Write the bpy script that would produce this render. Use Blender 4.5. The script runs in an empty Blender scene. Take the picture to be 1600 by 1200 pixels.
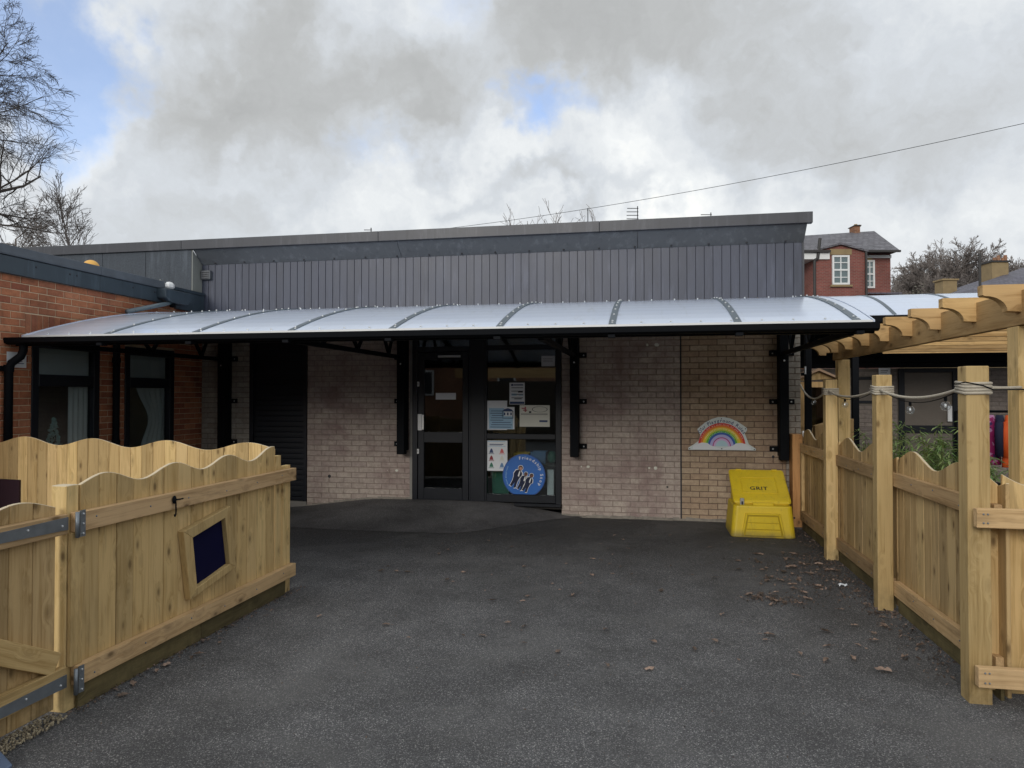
import bpy, math, random
from mathutils import Vector, Matrix, Euler, noise as mnoise
R = math.radians
random.seed(7)
S = bpy.context.scene
C = S.collection
# ------------------------------------------------------------------ camera, light, exposure
YAW, PITCH, FOC, EYE = R(10.8), R(0.93), 1109.0, 1.6
cam = bpy.data.objects.new('camera', bpy.data.cameras.new('camera'))
C.objects.link(cam); S.camera = cam
cam.location = (0, 0, EYE)
cam.rotation_euler = (R(90) + PITCH, 0, YAW)
cam.data.sensor_width = 36; cam.data.lens = 36 * FOC / 1600
cam.data.clip_start = .05; cam.data.clip_end = 1500
S.view_settings.view_transform = 'Standard'; S.view_settings.look = 'None'
S.view_settings.exposure = 1.28; S.view_settings.gamma = 1; S.view_settings.use_curve_mapping = False
S.render.engine = 'CYCLES'
S.cycles.max_bounces = 8; S.cycles.transparent_max_bounces = 12

SUN_D = Vector((.20, .90, -.34)).normalized()
sun = bpy.data.objects.new('sun', bpy.data.lights.new('sun', 'SUN'))
C.objects.link(sun)
sun.data.energy = .6; sun.data.angle = R(24); sun.data.color = (1, .95, .88)
sun.rotation_euler = SUN_D.to_track_quat('-Z', 'Y').to_euler()
SUN_EL = math.asin(-SUN_D.z); SUN_ROT = math.atan2(-SUN_D.x, -SUN_D.y)

def view_dir(px, py):
    "direction of the sky at a spot of the photograph, used for where the clouds stand"
    u = (px - 800) / FOC; v = (600 - py) / FOC
    fy = math.cos(PITCH) - v * math.sin(PITCH); fz = math.sin(PITCH) + v * math.cos(PITCH)
    return Vector((u * math.cos(YAW) - fy * math.sin(YAW), u * math.sin(YAW) + fy * math.cos(YAW), fz)).normalized()

def at(px, t):
    "ground point at forward distance t on a bearing"
    u = (px - 800) / FOC
    return Vector(((u * math.cos(YAW) - math.sin(YAW)) * t, (u * math.sin(YAW) + math.cos(YAW)) * t, 0))

class N:
    "tiny node-tree writer"
    def __init__(s, nt): s.nt = nt
    def n(s, typ, **kw):
        nd = s.nt.nodes.new(typ)
        for k, v in kw.items():
            if k == 'ins':
                for kk, vv in v.items(): s.put(nd, kk, vv)
            else: setattr(nd, k, v)
        return nd
    def put(s, nd, k, v):
        if isinstance(v, bpy.types.NodeSocket): s.nt.links.new(v, nd.inputs[k])
        else: nd.inputs[k].default_value = v
    def math(s, op, a, b=0.0, c=0.0, clamp=False):
        nd = s.n('ShaderNodeMath', operation=op, use_clamp=clamp)
        s.put(nd, 0, a); s.put(nd, 1, b); s.put(nd, 2, c); return nd.outputs[0]
    def vmath(s, op, a, b=(0, 0, 0), out=0):
        nd = s.n('ShaderNodeVectorMath', operation=op)
        s.put(nd, 0, a)
        if op == 'SCALE': s.put(nd, 'Scale', b)
        else: s.put(nd, 1, b)
        return nd.outputs[out]
    def noise(s, vec, scale, detail=3, rough=.55, dist=0, out=0):
        nd = s.n('ShaderNodeTexNoise', ins={'Vector': vec, 'Scale': scale, 'Detail': detail, 'Roughness': rough, 'Distortion': dist})
        return nd.outputs[out]
    def ramp(s, fac, stops, interp='LINEAR'):
        nd = s.n('ShaderNodeValToRGB'); s.put(nd, 0, fac); cr = nd.color_ramp; cr.interpolation = interp
        while len(cr.elements) < len(stops): cr.elements.new(.5)
        for e, (p, c) in zip(cr.elements, stops):
            e.position = p; e.color = (c[0], c[1], c[2], 1) if not isinstance(c, (int, float)) else (c, c, c, 1)
        return nd.outputs[0]
    def mix(s, f, a, b, mode='MIX'):
        nd = s.n('ShaderNodeMix', data_type='RGBA', blend_type=mode)
        s.put(nd, 0, f)
        for k, v in ((6, a), (7, b)):
            if isinstance(v, tuple): v = (v[0], v[1], v[2], 1)
            s.put(nd, k, v)
        return nd.outputs[2]
    def mr(s, v, a, b, c=0.0, d=1.0, smooth=True):
        nd = s.n('ShaderNodeMapRange', interpolation_type='SMOOTHSTEP' if smooth else 'LINEAR')
        for k, x in enumerate((v, a, b, c, d)): s.put(nd, k, x)
        return nd.outputs[0]

world = bpy.data.worlds.new('World'); S.world = world; world.use_nodes = True
w = N(world.node_tree); world.node_tree.nodes.clear()
STR = .1
tc = w.n('ShaderNodeTexCoord'); D = tc.outputs['Generated']
sky = w.n('ShaderNodeTexSky', sky_type='NISHITA', sun_disc=False, sun_elevation=SUN_EL, sun_rotation=SUN_ROT, air_density=1.0, dust_density=.6, ozone_density=1.5)
wv = w.noise(D, 3.2, 5, .6, 0, 1)
warp = w.vmath('SCALE', w.vmath('SUBTRACT', wv, (.5, .5, .5)), .34)
wv2 = w.noise(D, 11.0, 5, .6, 0, 1)
warp2 = w.vmath('SCALE', w.vmath('SUBTRACT', wv2, (.5, .5, .5)), .15)
DW = w.vmath('ADD', w.vmath('ADD', D, warp), warp2)
def blobs(items):
    tot = None
    for px, py, rx, asp, wt in items:          # px,py centre ; rx radius in px ; asp = width / height
        c = view_dir(px, py)
        d = w.vmath('MULTIPLY', w.vmath('SUBTRACT', DW, tuple(c)), (1, 1, asp))
        ln = w.vmath('LENGTH', d, out=1)
        m = w.mr(ln, 0.0, rx / FOC * 1.25, wt, 0.0)
        tot = m if tot is None else w.math('ADD', tot, m)
    return tot
dark = blobs([(430, 90, 200, 1.4, .8), (600, 150, 200, 1.6, .8), (680, 190, 90, 1.0, .5), (930, 80, 190, 1.3, .8), (1130, 40, 200, 1.3, .7),
              (520, 265, 120, 1.5, .6), (1350, 150, 230, 1.3, .55), (960, 290, 110, 2.6, .95), (760, 298, 100, 2.8, .7), (830, 300, 70, 2.0, .5), (400, 320, 120, 2.5, .5), (1180, 230, 150, 1.6, .55), (1500, 250, 160, 1.8, .45), (310, 110, 110, 1, .35), (1500, 60, 170, 1.2, .25), (850, -120, 300, 1.2, .6), (200, 290, 180, 1.5, .45)])
bright = blobs([(1000, 250, 150, 1.5, .7), (730, 275, 130, 1.6, .45), (1010, 320, 170, 3.5, .8), (120, 130, 90, 1.0, .65), (560, 255, 130, 1.2, .4), (1080, 170, 120, .8, .35), (700, 20, 90, .8, .5), (1420, 60, 130, 1.0, .4), (60, 260, 200, 1.2, .15), (1300, 350, 200, 3, .25)])
blue = blobs([(60, 40, 150, 1.0, 1.35), (850, 195, 105, 1.7, .95), (590, 235, 110, 1.4, .45), (730, 5, 110, 1.0, .5), (190, 10, 130, 1.5, .35), (1560, 250, 120, 2, .1)])
fine = w.noise(DW, 7.0, 7, .6)
fine2 = w.noise(DW, 2.3, 5, .55)
val = w.math('ADD', .60, w.math('MULTIPLY', w.math('SUBTRACT', bright, dark), .33))
val = w.math('ADD', val, w.math('MULTIPLY', w.math('SUBTRACT', fine, .5), .44))
val = w.math('ADD', val, w.math('MULTIPLY', w.math('SUBTRACT', w.noise(DW, 19.0, 5, .6), .5), .16))
val = w.math('ADD', val, w.math('MULTIPLY', w.math('SUBTRACT', fine2, .5), .30))
k = 1 / STR
ccol = w.ramp(val, [(.0, (.160, .163, .163)), (.28, (.215, .221, .223)), (.52, (.280, .296, .314)), (.74, (.375, .386, .390)), (.9, (.455, .452, .430)), (1, (.51, .50, .465))])
ccol = w.mix(1.0, ccol, (10, 10, 10), 'MULTIPLY')
bl = w.math('ADD', blue, w.math('MULTIPLY', w.math('SUBTRACT', fine, .5), .9))
bmask = w.mr(bl, .22, 1.05, 0.0, .80)
sepD = w.n('ShaderNodeSeparateXYZ', ins={0: D})
skyb = w.mix(.16, w.mix(1.0, sky.outputs[0], (.66, .74, .92), 'MULTIPLY'), (3.6, 4.1, 4.8))
col = w.mix(bmask, ccol, skyb)
bg = w.n('ShaderNodeBackground', ins={0: col, 1: STR})
out = w.n('ShaderNodeOutputWorld'); world.node_tree.links.new(bg.outputs[0], out.inputs[0])

# ------------------------------------------------------------------ object helpers
def Wm(o):
    if o.parent is None: return o.matrix_basis.copy()
    return Wm(o.parent) @ o.matrix_parent_inverse @ o.matrix_basis
def link(o, parent=None):
    C.objects.link(o)
    if parent is not None:
        o.parent = parent; o.matrix_parent_inverse = Wm(parent).inverted()
    return o
def tag(o, label=None, cat=None, group=None, kind=None):
    if label: o['label'] = label
    if cat: o['category'] = cat
    if group: o['group'] = group
    if kind: o['kind'] = kind
    return o
def thing(name, loc, label, cat, group=None, rz=0.0):
    o = bpy.data.objects.new(name, None); o.empty_display_size = .1
    o.location = loc; o.rotation_euler = (0, 0, rz); o.matrix_basis = Matrix.Translation(Vector(loc)) @ Matrix.Rotation(rz, 4, 'Z')
    C.objects.link(o); return tag(o, label, cat, group)
def children(o): return [c for c in C.objects if c.parent == o]
def copy_tree(o, M, parent=None, kids=None):
    "copy of a thing moved by the world matrix M, with its parts and sub-parts"
    if kids is None:
        kids = {}
        for c in C.objects:
            if c.parent: kids.setdefault(c.parent.name, []).append(c)
    c = o.copy(); C.objects.link(c)
    if parent is None: c.matrix_basis = M @ o.matrix_basis
    else:
        mpi = o.matrix_parent_inverse.copy(); mb = o.matrix_basis.copy()
        c.parent = parent; c.matrix_parent_inverse = mpi; c.matrix_basis = mb
    for ch in kids.get(o.name, []): copy_tree(ch, M, c, kids)
    return c

class MB:
    def __init__(s): s.v = []; s.f = []; s.mi = []; s.cur = 0
    def _f(s, f): s.f.append(f); s.mi.append(s.cur)
    def box(s, x0, x1, y0, y1, z0, z1, M=None):
        b = len(s.v)
        P = [Vector((x, y, z)) for z in (z0, z1) for y in (y0, y1) for x in (x0, x1)]
        if M is not None: P = [M @ p for p in P]
        s.v += P
        for f in ((0, 2, 3, 1), (4, 5, 7, 6), (0, 1, 5, 4), (1, 3, 7, 5), (3, 2, 6, 7), (2, 0, 4, 6)): s._f(tuple(b + i for i in f))
        return s
    def tube(s, p0, p1, r0, r1=None, n=8, caps=True):
        return s.path([p0, p1], [r0, r0 if r1 is None else r1], n, caps)
    def path(s, pts, rs, n=8, caps=True, closed=False):
        pts = [Vector(p) for p in pts]
        if not isinstance(rs, (list, tuple)): rs = [rs] * len(pts)
        b = len(s.v); m = len(pts); ref = None
        for i, p in enumerate(pts):
            if closed: d = pts[(i + 1) % m] - pts[i - 1]
            else: d = pts[min(i + 1, m - 1)] - pts[max(i - 1, 0)]
            d = d.normalized() if d.length > 1e-9 else Vector((0, 0, 1))
            if ref is None: ref = Vector((0, 0, 1)) if abs(d.z) < .9 else Vector((1, 0, 0))
            u = d.cross(ref).normalized(); v = u.cross(d).normalized(); ref = v
            for j in range(n):
                a = 2 * math.pi * j / n
                s.v.append(p + (u * math.cos(a) + v * math.sin(a)) * rs[i])
        for i in range(m if closed else m - 1):
            i2 = (i + 1) % m
            for j in range(n):
                j2 = (j + 1) % n
                s._f((b + i * n + j, b + i * n + j2, b + i2 * n + j2, b + i2 * n + j))
        if caps and not closed:
            s._f(tuple(b + j for j in reversed(range(n)))); s._f(tuple(b + (m - 1) * n + j for j in range(n)))
        return s
    def prism(s, poly, axis, a, c, M=None):
        "poly in the two other axes, extruded from a to c along axis"
        b = len(s.v); n = len(poly)
        def mk(p, t):
            q = {'x': (t, p[0], p[1]), 'y': (p[0], t, p[1]), 'z': (p[0], p[1], t)}[axis]
            q = Vector(q); return M @ q if M is not None else q
        s.v += [mk(p, a) for p in poly] + [mk(p, c) for p in poly]
        s._f(tuple(b + i for i in range(n))); s._f(tuple(b + n + i for i in reversed(range(n))))
        for i in range(n):
            j = (i + 1) % n; s._f((b + i, b + n + i, b + n + j, b + j))
        return s
    def ball(s, c, r, nu=10, nv=7, sc=(1, 1, 1)):
        c = Vector(c); b = len(s.v)
        s.v.append(c + Vector((0, 0, r * sc[2])))
        for i in range(1, nv):
            t = math.pi * i / nv
            for j in range(nu):
                a = 2 * math.pi * j / nu
                s.v.append(c + Vector((math.sin(t) * math.cos(a) * r * sc[0], math.sin(t) * math.sin(a) * r * sc[1], math.cos(t) * r * sc[2])))
        s.v.append(c - Vector((0, 0, r * sc[2]))); e = len(s.v) - 1
        for j in range(nu):
            j2 = (j + 1) % nu
            s._f((b, b + 1 + j, b + 1 + j2))
            for i in range(nv - 2):
                s._f((b + 1 + i * nu + j, b + 1 + (i + 1) * nu + j, b + 1 + (i + 1) * nu + j2, b + 1 + i * nu + j2))
            s._f((e, b + 1 + (nv - 2) * nu + j2, b + 1 + (nv - 2) * nu + j))
        return s
    def grid(s, fn, nu, nv):
        b = len(s.v)
        for i in range(nu + 1):
            for j in range(nv + 1): s.v.append(Vector(fn(i / nu, j / nv)))
        for i in range(nu):
            for j in range(nv):
                a = b + i * (nv + 1) + j
                s._f((a, a + nv + 1, a + nv + 2, a + 1))
        return s
    def mesh(s, name, mats, smooth=False, org=(0, 0, 0)):
        me = bpy.data.meshes.new(name); o = Vector(org)
        me.from_pydata([tuple(v - o) for v in s.v], [], s.f)
        if not isinstance(mats, (list, tuple)): mats = [mats]
        for m in mats: me.materials.append(m)
        if len(mats) > 1: me.polygons.foreach_set('material_index', s.mi)
        if smooth: me.polygons.foreach_set('use_smooth', [True] * len(me.polygons))
        me.validate(); me.update(); return me
    def build(s, name, mats, parent=None, smooth=False, bevel=0, org=None, seg=1, auto=False):
        if org is None:
            if s.v:
                xs = [v.x for v in s.v]; ys = [v.y for v in s.v]; zs = [v.z for v in s.v]
                org = ((min(xs) + max(xs)) / 2, (min(ys) + max(ys)) / 2, min(zs))
            else: org = (0, 0, 0)
        me = s.mesh(name, mats, smooth, org)
        import bmesh
        bm = bmesh.new(); bm.from_mesh(me); bmesh.ops.recalc_face_normals(bm, faces=bm.faces); bm.to_mesh(me); bm.free()
        o = bpy.data.objects.new(name, me)
        o.matrix_basis = Matrix.Translation(Vector(org))
        link(o, parent)
        if bevel:
            m = o.modifiers.new('bevel', 'BEVEL'); m.width = bevel; m.segments = seg; m.limit_method = 'ANGLE'; m.angle_limit = R(50)
        return o
def place(name, me, M, parent=None):
    o = bpy.data.objects.new(name, me); o.matrix_basis = M; return link(o, parent)
def frame_from(p0, p1, up=(0, 0, 1)):
    z = (Vector(p1) - Vector(p0)).normalized(); up = Vector(up)
    if abs(z.dot(up)) > .98: up = Vector((0, 1, 0))
    x = up.cross(z).normalized(); y = z.cross(x)
    M = Matrix((x, y, z)).transposed().to_4x4(); M.translation = Vector(p0); return M
def beam(name, p0, p1, wd, dp, m, parent=None, bevel=.003, up=(0, 0, 1)):
    "timber or bar: length runs along local z; wd across, dp along the 'up' side"
    L = (Vector(p1) - Vector(p0)).length
    me = MB().box(-wd / 2, wd / 2, -dp / 2, dp / 2, 0, L).mesh(name, m)
    o = place(name, me, frame_from(p0, p1, up), parent)
    if bevel:
        b = o.modifiers.new('bevel', 'BEVEL'); b.width = bevel; b.segments = 2
    return o

# ------------------------------------------------------------------ materials
def new_mat(name):
    m = bpy.data.materials.new(name); m.use_nodes = True; nt = m.node_tree
    p = nt.nodes['Principled BSDF']; return m, N(nt), p
def plain(name, col, rough=.5, metal=0, var=.12, scale=6, bump=0, spec=.5, coat=0, objvar=0.0):
    m, n, p = new_mat(name)
    tcn = n.n('ShaderNodeNewGeometry'); v = tcn.outputs['Position']
    ns = n.noise(v, scale, 4, .6)
    c = n.mix(ns, tuple(max(0, x * (1 - var)) for x in col), tuple(x * (1 + var) for x in col))
    if name in ('slate_grey_sheet', 'grey_flashing', 'roof_edge_trim', 'blue_grey_fascia', 'mineral_felt'):
        stv = n.noise(n.vmath('MULTIPLY', v, (7, 7, .9)), 1.6, 5, .65)
        c = n.mix(n.mr(stv, .5, .72, 0, .45), c, tuple(x * 1.9 + .02 for x in col)); c = n.mix(n.mr(n.noise(n.vmath('MULTIPLY', v, (5, 5, .5)), 2.2, 5, .65), .52, .75, 0, .5), c, tuple(x * .5 for x in col))
    if objvar:
        oi = n.n('ShaderNodeObjectInfo')
        c = n.mix(1.0, c, n.ramp(oi.outputs['Random'], [(0, 1 - objvar), (1, 1 + objvar)]), 'MULTIPLY')
    n.put(p, 'Base Color', c); p.inputs['Metallic'].default_value = metal
    n.put(p, 'Roughness', n.mr(ns, 0, 1, max(0, rough - .08), min(1, rough + .08), False))
    p.inputs['Specular IOR Level'].default_value = spec; p.inputs['Coat Weight'].default_value = coat
    if bump:
        b = n.n('ShaderNodeBump', ins={'Height': n.noise(v, scale * 8, 3), 'Strength': bump, 'Distance': .01}); n.put(p, 'Normal', b.outputs[0])
    return m

def wood(name, c1, c2, knot=(.10, .055, .022), grime=.0, fine=1.0):
    m, n, p = new_mat(name)
    tcn = n.n('ShaderNodeTexCoord'); oi = n.n('ShaderNodeObjectInfo'); g = n.n('ShaderNodeNewGeometry')
    off = n.n('ShaderNodeCombineXYZ', ins={0: n.math('MULTIPLY', oi.outputs['Random'], 37), 1: n.math('MULTIPLY', oi.outputs['Random'], 91), 2: n.math('MULTIPLY', oi.outputs['Random'], 53)})
    v = n.vmath('ADD', tcn.outputs['Object'], off.outputs[0])
    # knots : sparse cells in a stretched space
    kv = n.vmath('MULTIPLY', v, (7.0, 7.0, 3.6))
    vor = n.n('ShaderNodeTexVoronoi', ins={'Vector': kv, 'Scale': 1.3, 'Randomness': 1.0})
    kd = vor.outputs['Distance']
    kmask = n.mr(kd, .05, .17, 1, 0)
    # grain, bent round knots
    bend = n.n('ShaderNodeCombineXYZ', ins={0: n.mr(kd, .0, .5, .05, 0), 1: n.mr(kd, .0, .5, .05, 0), 2: 0.0})
    gv = n.vmath('MULTIPLY', n.vmath('ADD', v, bend.outputs[0]), (34 * fine, 34 * fine, 1.6))
    gr = n.noise(gv, 1.0, 4, .6, .6)
    gv2 = n.vmath('MULTIPLY', v, (160, 160, 4)); gr2 = n.noise(gv2, 1.0, 2, .5)
    big = n.noise(v, 2.2, 3, .5)
    f = n.math('ADD', n.math('MULTIPLY', gr, .65), n.math('ADD', n.math('MULTIPLY', gr2, .2), n.math('MULTIPLY', big, .25)))
    c = n.ramp(f, [(.31, tuple(x * .62 for x in c2)), (.43, c2), (.57, c1), (.80, tuple(min(1, x * 1.12) for x in c1))])
    c = n.mix(1.0, c, n.ramp(oi.outputs['Random'], [(0, (.70, .68, .64)), (.35, (.92, .88, .80)), (.7, (1.0, .98, .95)), (1, (1.14, 1.12, 1.02))]), 'MULTIPLY')
    c = n.mix(n.math('MULTIPLY', kmask, .9), c, knot)
    ring = n.math('MULTIPLY', n.mr(kd, .10, .34, 1, 0), .42)
    c = n.mix(ring, c, tuple(x * .6 for x in c2))
    # green / grey weather marks with a shape of their own
    st = n.noise(n.vmath('MULTIPLY', g.outputs['Position'], (1.2, 1.2, .7)), 1.6, 5, .65)
    c = n.mix(n.mr(st, .55, .78, 0, .25), c, (.24, .19, .10))
    if grime:
        z = n.n('ShaderNodeSeparateXYZ', ins={0: g.outputs['Position']}).outputs[2]
        mud = n.math('MULTIPLY', n.mr(z, .0, .3, 1, 0), n.mr(n.noise(g.outputs['Position'], 5, 5, .7), .35, .7, 0, 1))
        c = n.mix(n.math('MULTIPLY', mud, grime), c, (.07, .058, .03))
    dv = n.noise(n.vmath('MULTIPLY', v, (9, 9, 1.1)), 1.3, 5, .7, .5); c = n.mix(n.mr(dv, .54, .70, 0, .42), c, tuple(x * .45 for x in c2))
    n.put(p, 'Base Color', c); p.inputs['Roughness'].default_value = .78; p.inputs['Specular IOR Level'].default_value = .25
    b = n.n('ShaderNodeBump', ins={'Height': n.math('ADD', gr, n.math('MULTIPLY', gr2, .6)), 'Strength': .35, 'Distance': .004}); n.put(p, 'Normal', b.outputs[0])
    return m

def brick(name, cols, stain=None, stain_amt=0, rough=.88, sscale=1.3, thr=(.48, .68)):
    m, n, p = new_mat(name)
    g = n.n('ShaderNodeNewGeometry'); oi = n.n('ShaderNodeObjectInfo')
    r = n.math('FRACT', n.math('ADD', g.outputs['Random Per Island'], oi.outputs['Random']))
    st = [(i / max(1, len(cols) - 1), c) for i, c in enumerate(cols)]
    c = n.ramp(r, st)
    ns = n.noise(g.outputs['Position'], 22, 5, .7)
    c = n.mix(1.0, c, n.ramp(ns, [(.25, .72), (.75, 1.22)]), 'MULTIPLY')
    pits = n.noise(g.outputs['Position'], 130, 2, .5)
    c = n.mix(n.mr(pits, .62, .74, 0, .5), c, tuple(x * .35 for x in cols[0]))
    if stain:
        sn = n.noise(g.outputs['Position'], sscale, 6, .68, .4)
        c = n.mix(n.mr(sn, thr[0], thr[1], 0, stain_amt), c, stain)
    n.put(p, 'Base Color', c); p.inputs['Roughness'].default_value = rough; p.inputs['Specular IOR Level'].default_value = .2
    b = n.n('ShaderNodeBump', ins={'Height': n.math('ADD', ns, pits), 'Strength': .5, 'Distance': .006}); n.put(p, 'Normal', b.outputs[0])
    return m

def glassy(name, tint=(.8, .85, .85), dark=.0, rough=.01, refl=1.0):
    "thin window pane: mirror by fresnel over see-through"
    m = bpy.data.materials.new(name); m.use_nodes = True; nt = m.node_tree; nt.nodes.clear(); n = N(nt)
    lw = n.n('ShaderNodeLayerWeight', ins={'Blend': .5})
    f = n.math('ADD', n.math('MULTIPLY', n.math('POWER', lw.outputs['Facing'], 4.0), .9 * refl), .07 * refl, clamp=True)
    tr = n.n('ShaderNodeBsdfTransparent', ins={0: (*[x * (1 - dark) for x in tint], 1)})
    gl = n.n('ShaderNodeBsdfGlossy', ins={0: (.95, .97, 1, 1), 'Roughness': rough})
    mx = n.n('ShaderNodeMixShader', ins={0: f, 1: tr.outputs[0], 2: gl.outputs[0]})
    o = n.n('ShaderNodeOutputMaterial'); nt.links.new(mx.outputs[0], o.inputs[0]); return m

def asphalt():
    m, n, p = new_mat('asphalt_mat'); g = n.n('ShaderNodeNewGeometry'); P = g.outputs['Position']
    vor = n.n('ShaderNodeTexVoronoi', ins={'Vector': P, 'Scale': 210.0, 'Randomness': 1.0})
    cell = n.n('ShaderNodeSeparateColor', ins={0: vor.outputs['Color']})
    stone = n.ramp(cell.outputs[0], [(0, (.048, .048, .050)), (.6, (.098, .098, .102)), (.80, (.17, .169, .172)), (.93, (.33, .325, .32)), (1, (.62, .61, .58))])
    vor2 = n.n('ShaderNodeTexVoronoi', ins={'Vector': P, 'Scale': 420.0})
    c2 = n.n('ShaderNodeSeparateColor', ins={0: vor2.outputs['Color']}).outputs[1]
    stone = n.mix(.35, stone, n.ramp(c2, [(0, (.04, .04, .043)), (1, (.22, .22, .225))]))
    b1 = n.noise(P, .55, 5, .6); b2 = n.noise(P, 2.6, 5, .65)
    c = n.mix(1.0, stone, n.ramp(b1, [(.3, .72), (.7, 1.28)]), 'MULTIPLY')
    c = n.mix(1.0, c, n.ramp(b2, [(.3, .74), (.7, 1.2)]), 'MULTIPLY')
    # silt film, moss-dark damp zone towards the building
    y = n.n('ShaderNodeSeparateXYZ', ins={0: P})
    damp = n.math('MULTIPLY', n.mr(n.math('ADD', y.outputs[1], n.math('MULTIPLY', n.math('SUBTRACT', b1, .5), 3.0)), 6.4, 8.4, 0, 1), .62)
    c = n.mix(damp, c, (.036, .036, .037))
    gum = n.noise(P, 9.0, 4, .6); c = n.mix(n.mr(gum, .66, .72, 0, .5), c, (.03, .03, .03)); bl_ = n.noise(P, .9, 7, .7, .5); c = n.mix(n.mr(bl_, .50, .64, 0, .4), c, (.17, .168, .165))
    silt = n.noise(n.vmath('MULTIPLY', P, (1.4, 3.0, 1)), 1.7, 8, .75)
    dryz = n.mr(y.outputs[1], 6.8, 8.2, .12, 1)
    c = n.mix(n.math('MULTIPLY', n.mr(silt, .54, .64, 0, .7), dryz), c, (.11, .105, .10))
    n.put(p, 'Base Color', c); n.put(p, 'Roughness', n.mr(b2, .3, .7, .72, .92)); p.inputs['Specular IOR Level'].default_value = .35
    h = n.math('ADD', n.math('MULTIPLY', vor.outputs['Distance'], -1.0), n.math('MULTIPLY', vor2.outputs['Distance'], -.5))
    b = n.n('ShaderNodeBump', ins={'Height': h, 'Strength': .8, 'Distance': .006}); n.put(p, 'Normal', b.outputs[0]); return m
def ramp_mat():
    m, n, p = new_mat('ramp_tarmac'); g = n.n('ShaderNodeNewGeometry'); P = g.outputs['Position']
    vor = n.n('ShaderNodeTexVoronoi', ins={'Vector': P, 'Scale': 190.0})
    s = n.n('ShaderNodeSeparateColor', ins={0: vor.outputs['Color']}).outputs[0]
    c = n.ramp(s, [(0, (.065, .064, .066)), (.8, (.105, .104, .107)), (1, (.22, .22, .22))])
    b = n.noise(P, 1.5, 6, .65, .3); c = n.mix(1.0, c, n.ramp(b, [(.3, .62), (.7, 1.35)]), 'MULTIPLY')
    x = n.n('ShaderNodeSeparateXYZ', ins={0: P}).outputs[0]
    c = n.mix(n.math('MULTIPLY', n.mr(x, -3.4, -1.2, 0, .5), n.mr(b, .35, .6, .2, 1)), c, (.16, .152, .152))
    n.put(p, 'Base Color', c); p.inputs['Roughness'].default_value = .85; p.inputs['Specular IOR Level'].default_value = .3
    bb = n.n('ShaderNodeBump', ins={'Height': n.math('ADD', b, n.math('MULTIPLY', vor.outputs['Distance'], .3)), 'Strength': .4, 'Distance': .006}); n.put(p, 'Normal', bb.outputs[0]); return m
def opal():
    m = bpy.data.materials.new('opal_polycarbonate'); m.use_nodes = True; nt = m.node_tree; nt.nodes.clear(); n = N(nt)
    g = n.n('ShaderNodeNewGeometry'); ns = n.noise(g.outputs['Position'], 3, 4, .6)
    c = n.mix(ns, (.70, .79, .97), (.80, .87, .99))
    g2 = n.noise(n.vmath('MULTIPLY', g.outputs['Position'], (9, 1.2, 1)), 1.4, 6, .7); c = n.mix(n.mr(g2, .54, .76, 0, .5), c, (.50, .52, .50))
    sp = n.noise(g.outputs['Position'], 45, 3, .6); c = n.mix(n.mr(sp, .66, .74, 0, .5), c, (.33, .34, .30))
    d = n.n('ShaderNodeBsdfDiffuse', ins={0: c}); t = n.n('ShaderNodeBsdfTranslucent', ins={0: (.80, .83, .88, 1)})
    mx = n.n('ShaderNodeMixShader', ins={0: .22, 1: d.outputs[0], 2: t.outputs[0]})
    gl = n.n('ShaderNodeBsdfGlossy', ins={0: (.9, .94, 1, 1), 'Roughness': .16}); fr = n.n('ShaderNodeFresnel', ins={'IOR': 1.5})
    m2 = n.n('ShaderNodeMixShader', ins={0: fr.outputs[0], 1: mx.outputs[0], 2: gl.outputs[0]})
    o = n.n('ShaderNodeOutputMaterial'); nt.links.new(m2.outputs[0], o.inputs[0]); return m
def slate(name, c1, c2, row=.25, w_=.3):
    m, n, p = new_mat(name); tcn = n.n('ShaderNodeTexCoord')
    g = n.n('ShaderNodeTexNoise', ins={'Vector': n.vmath('MULTIPLY', tcn.outputs['Object'], (1 / w_, 1 / w_, 1 / row)), 'Scale': 1.3, 'Detail': 3})
    br = n.n('ShaderNodeTexBrick', ins={'Vector': n.n('ShaderNodeCombineXYZ', ins={0: n.n('ShaderNodeSeparateXYZ', ins={0: tcn.outputs['Object']}).outputs[0], 1: n.n('ShaderNodeSeparateXYZ', ins={0: tcn.outputs['Object']}).outputs[2], 2: 0.0}).outputs[0], 'Scale': 1.0, 'Mortar Size': .012, 'Brick Width': w_, 'Row Height': row * .55, 'Color1': (*c1, 1), 'Color2': (*c2, 1), 'Mortar': (*[x * .35 for x in c1], 1)})
    c = n.mix(1.0, br.outputs[0], n.ramp(g.outputs[0], [(.3, .7), (.7, 1.3)]), 'MULTIPLY')
    n.put(p, 'Base Color', c); p.inputs['Roughness'].default_value = .6; return m
def far_brick(name, c1, c2, mo):
    m, n, p = new_mat(name); tcn = n.n('ShaderNodeTexCoord'); s = n.n('ShaderNodeSeparateXYZ', ins={0: tcn.outputs['Object']})
    v = n.n('ShaderNodeCombineXYZ', ins={0: n.math('ADD', s.outputs[0], s.outputs[1]), 1: s.outputs[2], 2: 0.0}).outputs[0]
    br = n.n('ShaderNodeTexBrick', ins={'Vector': v, 'Scale': 1.0, 'Mortar Size': .012, 'Brick Width': .225, 'Row Height': .075, 'Color1': (*c1, 1), 'Color2': (*c2, 1), 'Mortar': (*mo, 1)})
    g = n.noise(tcn.outputs['Object'], .8, 5, .6)
    n.put(p, 'Base Color', n.mix(1.0, br.outputs[0], n.ramp(g, [(.3, .8), (.7, 1.2)]), 'MULTIPLY')); p.inputs['Roughness'].default_value = .9; return m
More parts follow.
